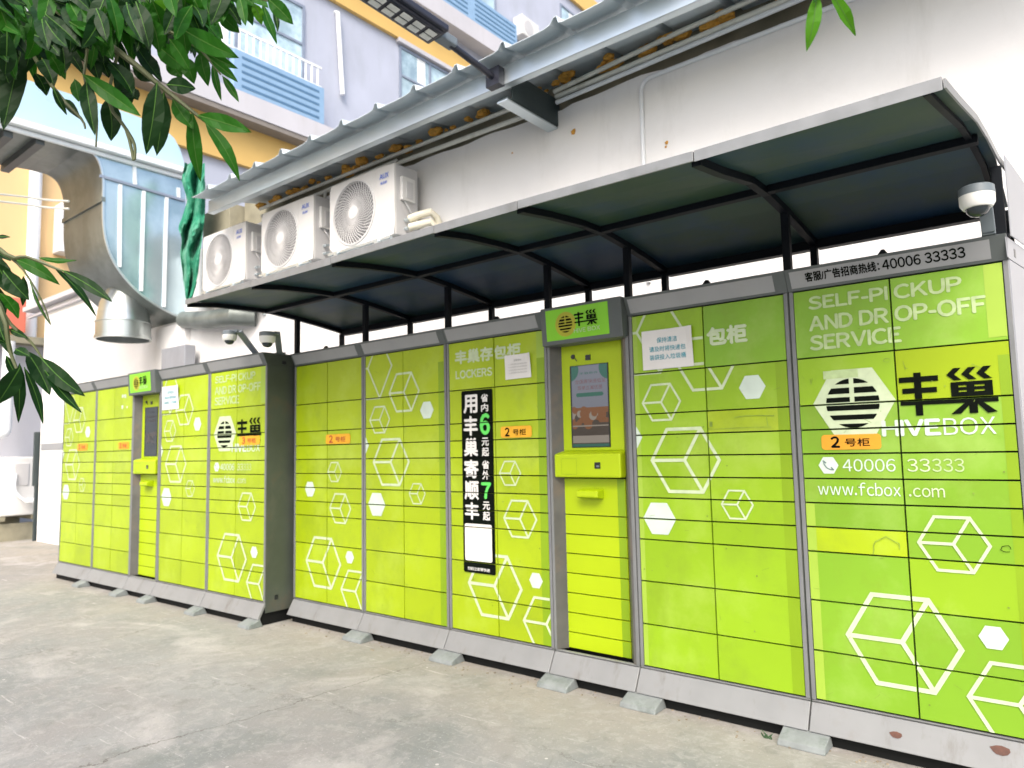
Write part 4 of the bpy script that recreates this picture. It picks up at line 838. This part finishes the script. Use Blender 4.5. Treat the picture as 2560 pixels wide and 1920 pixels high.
# storey levels from the photograph
bL, bR = Z4(120, 450, BX+.5), Z4(815, 720, BX+.5); tL = Z4(120, 470, BX+.5).z; lowz = Z4(815, 1015, BX+.5).z
slab_b = Z4(720, 1130, BX+.5).z
yb1 = Z4(860, 0, BX+.03).z; yt1 = yb1+.55
bal = []
def balcony(y0, y1, zb, zt, zr, slab, name_g=True):
    m = MB(); m.box(BX, BX+.5, -14, y1+3.2, slab, zb-.0) ; m.build('balcony_slab', 'lavw', ap)
    m = MB(); m.box(BX+.30, BX+.497, y0+.0, y1, zb+.003, zt, 0)
    nsl = 5
    for k in range(nsl): z = zb+(zt-zb)*(k+.75)/(nsl+.6); m.box(BX+.44, BX+.503, y0+.18, y1-.14, z-.028, z+.028, 1)
    m.build('louver_panel', ['louv', 'louvd'], ap)
    m = MB(); m.box(BX+.36, BX+.40, y0-1.2, y1, zr-.05, zr); m.box(BX+.36, BX+.40, y0-1.2, y1, zt+.04, zt+.08)
    y = y0-1.2
    while y < y1: m.box(BX+.365, BX+.395, y, y+.035, zt+.08, zr-.05); y += .17
    m.build('railing', 'rwhite', ap)
def window(y0, y1, z0, z1, tr=True, cur=True):
    m = MB(); t = .07; m.box(BX+.002, BX+.05, y0, y0+t, z0, z1); m.box(BX+.002, BX+.05, y1-t, y1, z0, z1); m.box(BX+.002, BX+.05, y0+t, y1-t, z0, z0+t); m.box(BX+.002, BX+.05, y0+t, y1-t, z1-t, z1)
    ym = (y0+y1)/2; m.box(BX+.004, BX+.045, ym-.035, ym+.035, z0+t, z1-t)
    if tr: m.box(BX+.003, BX+.044, y0+t, y1-t, z0+(z1-z0)*.52, z0+(z1-z0)*.52+.06)
    f = m.build('window', 'glassd', ap); g_ = MB(); g_.box(BX-.02, BX+.015, y0+.02, y1-.02, z0+.02, z1-.02, 0)
    if cur: g_.box(BX+.016, BX+.019, ym-.5, ym-.18, z0+t, z1-t, 1)
    g_.build('pane', ['glass', 'curt'], f)
def band(z0, z1, y0, y1, mt='yel', name='yellow_band', x=.12):
    m = MB(); m.box(BX+.001, BX+x, y0, y1, z0, z1); m.build(name, mt, ap)
zb = lowz; zt = Z4(815, 720, BX+.5).z; zrr = Z4(665, 490, BX+.38).z
balcony(bL.y-.1, bR.y, zb, zt, zrr, slab_b)
window(Z4(0, 0).y-1.5, Z4(650, 200).y, zt+.02, zrr+1.6)
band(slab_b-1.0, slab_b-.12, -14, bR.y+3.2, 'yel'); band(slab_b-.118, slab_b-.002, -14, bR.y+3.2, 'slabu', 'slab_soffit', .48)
band(yb1, yb1+.6, Z4(500, 0).y-4, 34, 'yel')
w0, w1 = Z4(1420, 500), Z4(1850, 560); window(w0.y, w1.y+.25, Z4(1430, 830).z-.2, Z4(1440, 380).z)
band(Z4(1440, 375).z+.02, Z4(1440, 375).z+.14, w0.y-.1, w1.y+1.2, 'lavw', 'window_lintel', .14)
m = MB(); q0, q1 = Z4(925, 100, BX+.1), Z4(965, 770, BX+.1); m.tube([q0+Vector((-.09, 0, .02)), q0, Vector((BX+.1, q1.y, q1.z))], .06, 10); m.build('drainpipe', 'rwhite', ap, smooth=True)
# upper right balcony
l0, l1 = Z2(540, 0, BX+.5), Z2(1140, 300, BX+.5); zb2 = Z2(1140, 325, BX+.5).z; zt2 = Z2(1140, 185, BX+.5).z+.1
m = MB(); m.box(BX, BX+.5, l0.y-6, l1.y+.1, zb2-.55, zb2); m.build('balcony_slab', 'lavw', ap)
ymid = Z2(845, 100, BX+.5).y
for ya, yb in ((l0.y-3, ymid-.06), (ymid+.06, l1.y)):
    m = MB(); m.box(BX+.30, BX+.497, ya, yb, zb2+.003, zt2, 0)
    for k in range(5): z = zb2+(zt2-zb2)*(k+.75)/5.6; m.box(BX+.44, BX+.503, ya+.12, yb-.1, z-.028, z+.028, 1)
    m.build('louver_panel', ['louv', 'louvd'], ap)
m = MB(); m.box(BX+.30, BX+.5, ymid-.06, ymid+.06, zb2+.003, zt2+2.5); m.build('balcony_post', 'louv', ap)
window(ymid+.2, l1.y-.5, zt2-.2, zt2+2.2); window(l0.y-2, ymid-.3, zt2-.2, zt2+2.2)
w2 = Z2(1410, 20); window(w2.y, w2.y+2.2, Z2(1410, 230).z-.6, w2.z)
band(Z2(1500, 20).z, Z2(1500, 20).z+.75, w2.y-.2, 34, 'yel')
aq = Z2(1175, 140, BX+.55); o = thing('air_conditioner', (BX+.2, aq.y, aq.z-.5), 'tiny white air conditioner high on the lavender apartment building', 'air conditioner')
m = MB(); m.box(BX+.1, BX+.5, aq.y+.05, aq.y+1.0, aq.z-.35, aq.z+.35); m.build('casing', 'acw', o, bevel=.03); m = MB(); m.lathe([(.0, .012), (.24, .01), (.26, 0)], (BX+.5, aq.y+.4, aq.z), 24, 0, axis=0); m.build('fan_grille', 'acg', o)
# orange lower wall with its pipe
m = MB(); z_o = atx(0, 425, BX+.02).z; m.box(BX+.001, BX+.02, -14, atx(330, 500, BX).y, 2.2, slab_b-1.003); m.build('orange_wall', 'org', ap)
q0, q1 = atx(90, 430, BX+.1), atx(80, 700, BX+.1); m = MB(); m.tube([(BX+.1, q0.y, q0.z+.6), (BX+.1, q1.y, 2.3)], .10, 12); m.build('drainpipe', 'rwhite', ap, smooth=True)
m = MB(); m.box(BX+.02, BX+.35, atx(132, 560, BX).y, atx(168, 560, BX).y, atx(150, 640, BX).z, atx(150, 520, BX).z); m.build('wall_cabinet', 'rwhite', ap, bevel=.02)
# cables
for (ya, yb, yc), lab in (((485, 503, 515), 'upper of two pale cables strung from the duct'), ((503, 522, 528), 'lower of two pale cables strung from the duct')):
    o = MB(); o.tube(smooth_path([atx(-80, ya-8, -8.3), atx(60, (ya+yb)/2-2, -8.3), atx(120, yb-3, -8.2), atx(172, yb, -8.0)]), .012, 6); tag(o.build('cable', 'pvc', loc=atx(60, ya, -8.3)), lab, 'cable', 'cables at the duct')
# low neighbouring wall at far left with its fittings
nb = thing('boundary_wall', (-13.9, 0, GZ), 'low white wall at the far left behind the outdoor unit', 'wall')
m = MB(); m.box(-13.95, -13.7, -9, 1.4, GZ-.03, atx(10, 860, -13.7).z); m.build('render_coat', 'lavw', nb)
m = MB(); zt_ = atx(10, 860, -13.7).z; m.box(-14.0, -13.4, -9, 1.4, zt_, zt_+.12); m.build('coping', 'bare', nb)
rs = atx(15, 740, -13.6); re = atx(65, 832, -13.6); o = MB(); o.box(-13.72, -13.62, rs.y-.6, re.y, re.z, rs.z); tag(o.build('red_signboard', 'redsign', loc=(-13.7, rs.y, re.z), bevel=.01), 'faded red signboard behind the leaves at the far left', 'sign')
q0, q1 = atx(20, 930, -13.3), atx(28, 1085, -13.3); o = MB(); o.tube([Vector((-13.3, q0.y, q0.z+.5)), Vector((-13.3, q0.y, q1.z+.12))]+bend((-13.3, q0.y, q1.z+.12), (-13.3, q0.y, q1.z), (-13.3, q0.y-1, q1.z), .1)+[Vector((-13.3, q0.y-1.2, q1.z))], .085, 12); tag(o.build('downpipe', 'rwhite', loc=q0, smooth=True), 'thick white downpipe with an elbow at the left edge', 'pipe')
UX = -12.9; ua, ub = atx(12, 1200, UX), atx(95, 1200, UX); uz0, uz1 = atx(60, 1288, UX).z, atx(60, 1142, UX).z
un = thing('outdoor_unit', (UX-.4, (ua.y+ub.y)/2, GZ), 'large white outdoor cooling unit on low supports at the far left', 'air conditioner')
m = MB(); m.box(UX-.85, UX, ua.y-.05, ub.y, uz0, uz1); m.build('casing', 'acw', un, bevel=.02)
m = MB(); m.box(UX-.002, UX+.012, ua.y+.12, ua.y+.32, uz1-.45, uz1-.10); m.build('wiring_cover', 'acg', un, bevel=.01)
m = MB(); m.box(UX-.80, UX-.70, ua.y-.03, ub.y-.02, GZ, uz0); m.box(UX-.15, UX-.05, ua.y-.03, ub.y-.02, GZ, uz0-.12); m.box(UX-.85, UX+.02, ua.y-.05, ua.y+.02, uz0-.07, uz0-.001); m.box(UX-.85, UX+.02, ub.y-.07, ub.y, uz0-.07, uz0-.001); m.build('support', 'bare', un)
m = MB(); lb = atx(3, 1165, UX-.02); m.box(UX-.8, UX-.4, ua.y-.054, ua.y-.051, lb.z-.1, lb.z+.12); m.build('blue_label', 'blue', un)
hs = [atx(40, 1185, UX+.03), atx(38, 1225, UX+.05), atx(60, 1250, UX+.08), atx(90, 1255, UX+.10), atx(105, 1275, UX+.12), atx(125, 1288, UX+.1), atx(135, 1290, UX+.2)]
o = MB(); o.tube(smooth_path(hs), [.02]*9+[.045]*16, 8); tag(o.build('drain_hose', 'rwhite', loc=hs[0], smooth=True), 'white hose looping from the outdoor unit to the wall foot', 'hose')
da, db = atx(96, 1080, -12.6), atx(96, 1255, -12.6)
o = MB(); o.box(-12.64, -12.58, da.y-.05, da.y+.06, db.z+.25, da.z); o.box(-12.63, -12.59, da.y-.02, da.y+.05, GZ, db.z+.25); tag(o.build('steel_post', 'beam', loc=(-12.6, da.y, GZ), bevel=.004), 'dark steel post at the corner beside the outdoor unit', 'post')


# ------------------------------------------------------------------ tree: boughs hanging in from above
tr = thing('tree', (-2.9, -4.3, GZ), 'leafy tree whose dark green boughs hang in from the upper left', 'tree')
m = MB(); m.tube([(-2.9, -4.3, GZ-.05), (-2.88, -4.28, .8), (-2.8, -4.2, 1.9), (-2.6, -4.0, 2.9), (-2.2, -3.7, 3.6)], [.16, .12, .11, .09, .06], 14); m.build('trunk', 'bark', tr, smooth=True)
def leaf(m, base, tip, wd, mi, curl=None, droop=None):
    base, tip = Vector(base), Vector(tip); d = tip-base; L = d.length; d /= L
    toc = (CAM-(base+tip)/2).normalized(); nrm = (toc+Vector((random.uniform(-.5, .5), random.uniform(-.5, .5), random.uniform(-.1, .7)))).normalized()
    sdv = d.cross(nrm).normalized(); nrm = sdv.cross(d).normalized()
    curl = random.uniform(-.08, .10) if curl is None else curl; fold = random.uniform(.10, .28); bend_ = random.uniform(-.05, .05)
    ts = (0, .07, .2, .36, .52, .68, .82, .93, 1.); ws = (.03, .30, .74, .98, 1., .84, .54, .24, .0)
    rows = []
    for t, q in zip(ts, ws):
        c = base+d*(L*t)+nrm*(curl*L*math.sin(t*math.pi))+sdv*(bend_*L*math.sin(t*math.pi)); h = wd*.5*q
        wv = .05*wd*math.sin(t*14)
        rows.append((c-sdv*h+nrm*(fold*h+wv), c, c+sdv*h+nrm*(fold*h-wv)))
    for k in range(len(rows)-1):
        for j in (0, 1): m.face([rows[k][j], rows[k][j+1], rows[k+1][j+1], rows[k+1][j]], mi)
    for k in range(len(rows)-2):
        e = nrm*.0012; s_ = sdv*.0011*(1-ts[k]*.7); m.face([rows[k][1]-s_+e, rows[k][1]+s_+e, rows[k+1][1]+s_*.9+e, rows[k+1][1]-s_*.9+e], 3)
a_ = 860/2212.
def Lp(x, y, x0, y0, D): return atd(x0+x*a_, y0+y*a_, D)
def bough(name, leaves, x0, y0, D, twigs, fill=()):
    tw = MB()
    for pth, r0, r1 in twigs:
        n_ = len(pth); pp = smooth_path([Lp(x, y, x0, y0, D+dd) if len(q) == 3 else Vector(q) for q in pth for (x, y, dd) in [q if len(q) == 3 else (0, 0, 0)]], 3); tw.tube(pp, [r0+(r1-r0)*k/(len(pp)-1) for k in range(len(pp))], 6)
    b = tw.build(name, 'twig', tr, smooth=True)
    lv = MB()
    for bx, by, tx, ty, wd, mi in leaves:
        dd = random.uniform(-.08, .08); W_ = (wd if wd < 90 else 90+(wd-90)*.62)*a_/FPX*D*.96
        leaf(lv, Lp(bx, by, x0, y0, D+dd), Lp(tx, ty, x0, y0, D+dd+random.uniform(-.03, .03)), W_, mi)
    for bx, by, ln, ang_, wd, mi, dd in fill:
        t = (bx+ln*math.cos(ang_), by+ln*math.sin(ang_)); leaf(lv, Lp(bx, by, x0, y0, D+dd), Lp(t[0], t[1], x0, y0, D+dd+random.uniform(-.06, .06)), wd*a_/FPX*D, mi)
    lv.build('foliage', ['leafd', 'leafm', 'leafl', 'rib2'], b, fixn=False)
    return b
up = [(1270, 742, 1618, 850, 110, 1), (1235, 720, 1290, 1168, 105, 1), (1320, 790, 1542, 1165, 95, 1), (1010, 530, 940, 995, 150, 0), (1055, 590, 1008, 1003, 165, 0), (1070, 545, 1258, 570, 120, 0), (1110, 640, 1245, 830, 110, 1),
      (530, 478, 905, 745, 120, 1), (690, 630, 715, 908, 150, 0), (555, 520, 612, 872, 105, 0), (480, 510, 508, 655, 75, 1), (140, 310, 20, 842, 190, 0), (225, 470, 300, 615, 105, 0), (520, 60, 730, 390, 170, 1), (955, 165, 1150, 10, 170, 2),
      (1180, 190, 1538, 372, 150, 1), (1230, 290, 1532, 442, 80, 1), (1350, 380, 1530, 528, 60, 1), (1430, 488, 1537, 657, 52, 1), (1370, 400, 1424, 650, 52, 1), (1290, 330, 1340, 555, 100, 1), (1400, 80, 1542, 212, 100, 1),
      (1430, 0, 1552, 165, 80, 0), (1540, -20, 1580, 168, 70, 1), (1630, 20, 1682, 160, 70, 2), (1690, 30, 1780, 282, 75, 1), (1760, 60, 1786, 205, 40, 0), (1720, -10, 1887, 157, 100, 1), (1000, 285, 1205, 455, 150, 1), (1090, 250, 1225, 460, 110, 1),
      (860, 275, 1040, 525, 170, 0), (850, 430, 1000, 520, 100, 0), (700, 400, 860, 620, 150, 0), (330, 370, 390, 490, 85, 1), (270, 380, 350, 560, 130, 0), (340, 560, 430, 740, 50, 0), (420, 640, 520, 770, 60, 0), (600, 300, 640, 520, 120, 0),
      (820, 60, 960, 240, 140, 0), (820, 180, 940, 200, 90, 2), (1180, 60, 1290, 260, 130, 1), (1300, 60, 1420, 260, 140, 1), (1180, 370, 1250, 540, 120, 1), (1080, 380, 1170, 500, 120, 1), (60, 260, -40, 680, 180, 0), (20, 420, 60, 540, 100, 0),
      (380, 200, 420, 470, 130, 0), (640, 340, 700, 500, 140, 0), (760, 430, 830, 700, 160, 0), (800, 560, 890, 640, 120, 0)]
rnd = random.Random(11); fl = []
def mass(n, x0, x1, ymax, cols=(0, 0, 1)):
    for k in range(n):
        bx = rnd.uniform(x0, x1); by = rnd.uniform(-140, ymax(bx)); fl.append((bx, by, rnd.uniform(200, 330), rnd.gauss(1.25, .45), rnd.uniform(70, 118), rnd.choice(cols), rnd.uniform(-.10, .45)))
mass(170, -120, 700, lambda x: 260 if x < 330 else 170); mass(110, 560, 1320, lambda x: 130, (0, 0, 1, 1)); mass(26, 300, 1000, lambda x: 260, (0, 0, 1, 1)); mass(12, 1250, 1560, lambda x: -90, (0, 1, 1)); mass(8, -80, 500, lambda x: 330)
for x, y, l in ((20, 20, 260), (250, 60, 280), (480, 20, 240), (700, 30, 260), (300, 250, 220)): fl.append((x, y, l, 1.4, 160, 0, .3))
TB = (-2.3, -3.75, 3.5)
bough('branch', up, 0, 0, 1.55, [([TB, (-300, -500, .3), (200, -60, .1), (760, 330, 0), (1040, 560, 0), (1260, 735, 0), (1345, 800, 0)], .012, .0022), ([(200, -60, .1), (620, 60, .1), (1180, 240, 0), (1420, 480, 0)], .006, .002), ([(-300, -500, .3), (600, -120, .1), (1400, -60, 0), (1740, 10, 0)], .008, .002),
      ([(-300, -300, .3), (60, 120, .1), (340, 560, 0), (520, 760, 0), (548, 828, 0)], .006, .0018), ([(620, 60, .1), (540, 480, 0), (620, 700, 0), (617, 945, 0)], .004, .0018), ([(760, 330, 0), (700, 650, 0), (810, 830, 0), (860, 1030, 0)], .004, .0035), ([(810, 830, 0), (865, 930, 0), (866, 1025, 0)], .004, .003)], fl)
lo = [(250, 12, 492, 28, 52, 1), (90, 20, 385, 185, 95, 1), (400, 92, 724, 296, 78, 0), (350, 75, 618, 388, 66, 0), (20, 95, 190, 285, 120, 0), (0, 240, 118, 402, 95, 1), (195, 165, 332, 455, 24, 0), (170, 610, 322, 895, 125, 0), (265, 655, 548, 902, 115, 0), (285, 735, 525, 1008, 72, 0),
      (155, 715, 278, 1085, 62, 0), (125, 690, 118, 1072, 78, 0), (130, 715, -20, 955, 135, 0), (-20, 300, 90, 660, 80, 0), (-60, 160, 20, 420, 110, 0), (-30, 40, 130, 270, 130, 0), (60, 470, 180, 530, 50, 0), (100, 600, 200, 650, 70, 0), (-60, 500, 40, 560, 40, 0), (40, 640, 130, 800, 60, 0), (-60, -60, 70, 30, 80, 0), (-30, -120, 68, -122, 30, 0), (150, 130, 145, 320, 60, 0), (-60, -20, 80, 220, 110, 0)]
bough('branch', lo, 0, 640, 1.60, [([TB, (-900, -900, .25), (-300, -100, .1), (0, 330, 0), (60, 600, 0), (128, 770, 0)], .012, .0025), ([(-300, -300, .1), (40, -10, 0), (170, 5, 0), (360, 80, 0), (400, 95, 0)], .006, .002), ([(0, 330, 0), (70, 440, 0), (200, 555, 0), (290, 690, 0)], .005, .002), ([(40, -10, 0), (150, 90, 0), (270, 290, 0), (325, 440, 0)], .003, .0015)])
rt = [(880, -40, 814, 332, 90, 2), (960, -60, 1128, 230, 95, 2), (900, -160, 860, 20, 80, 1), (960, -200, 1050, -20, 80, 1)]
bough('branch', rt, 1700, 0, 1.35, [([TB, (-3600, -2600, .2), (-800, -1300, .0), (700, -500, 0), (930, -120, 0), (945, -20, 0)], .014, .002)])

# ------------------------------------------------------------------ small things on the ground
for px, py, s, lab in ((2238, 1840, .022, 'small brown dry leaf on the right end plinth'), (2500, 1882, .03, 'longer brown dry leaf low at the lower right')):
    q = aty(px, py, -.05); o = MB(); n = 9
    pts_ = [(q.x+s*math.cos(2*math.pi*k/n)*(1+.2*math.sin(k*2.)), 0, q.z+s*.5*math.sin(2*math.pi*k/n)) for k in range(n)]
    yy = lambda z: -.004-(.270-z)/.104*.058-.003
    o.face([(x, yy(z), z) for x, _, z in pts_]); ob = o.build('dry_leaf', 'brown', loc=q, fixn=False); s_ = ob.modifiers.new('solid', 'SOLIDIFY'); s_.thickness = .0015
    tag(ob, lab, 'leaf', 'dry leaves on the plinth')
dm = MB(); rr = random.Random(5)
for k in range(170):
    x = rr.uniform(-4.6, .6); y = -.10+rr.gauss(0, .05); r = rr.uniform(.0015, .005)*(1.8 if rr.random() < .06 else 1)
    if y > -.03: y = -.05
    c = Vector((x, y, GZ+r*.3)); dm.hull8([c+Vector((a*r*rr.uniform(.6, 1.3), b*r*rr.uniform(.6, 1.3), h*r*rr.uniform(.5, .9))) for h in (-1, 1) for a, b in ((-1, -1), (1, -1), (1, 1), (-1, 1))])
tag(dm.build('debris', 'rubble'), None, None, kind='stuff')
wd_ = thing('weed', (-1.0, -.11, GZ), 'tiny green weed by the foot between the two right cabinets', 'weed'); m = MB()
for k in range(9):
    a = random.uniform(0, 6.28); l = random.uniform(.02, .045); b0 = Vector((-.985+random.uniform(-.02, .02), -.10, GZ)); t0 = b0+Vector((math.cos(a)*l, -abs(math.sin(a))*l*.5, l*.9)); s_ = Vector((.005, 0, 0)); m.face([b0-s_*.4, b0+s_*.4, (b0+t0)/2+s_, t0, (b0+t0)/2-s_])
m.build('leaves', 'weed', wd_, fixn=False)
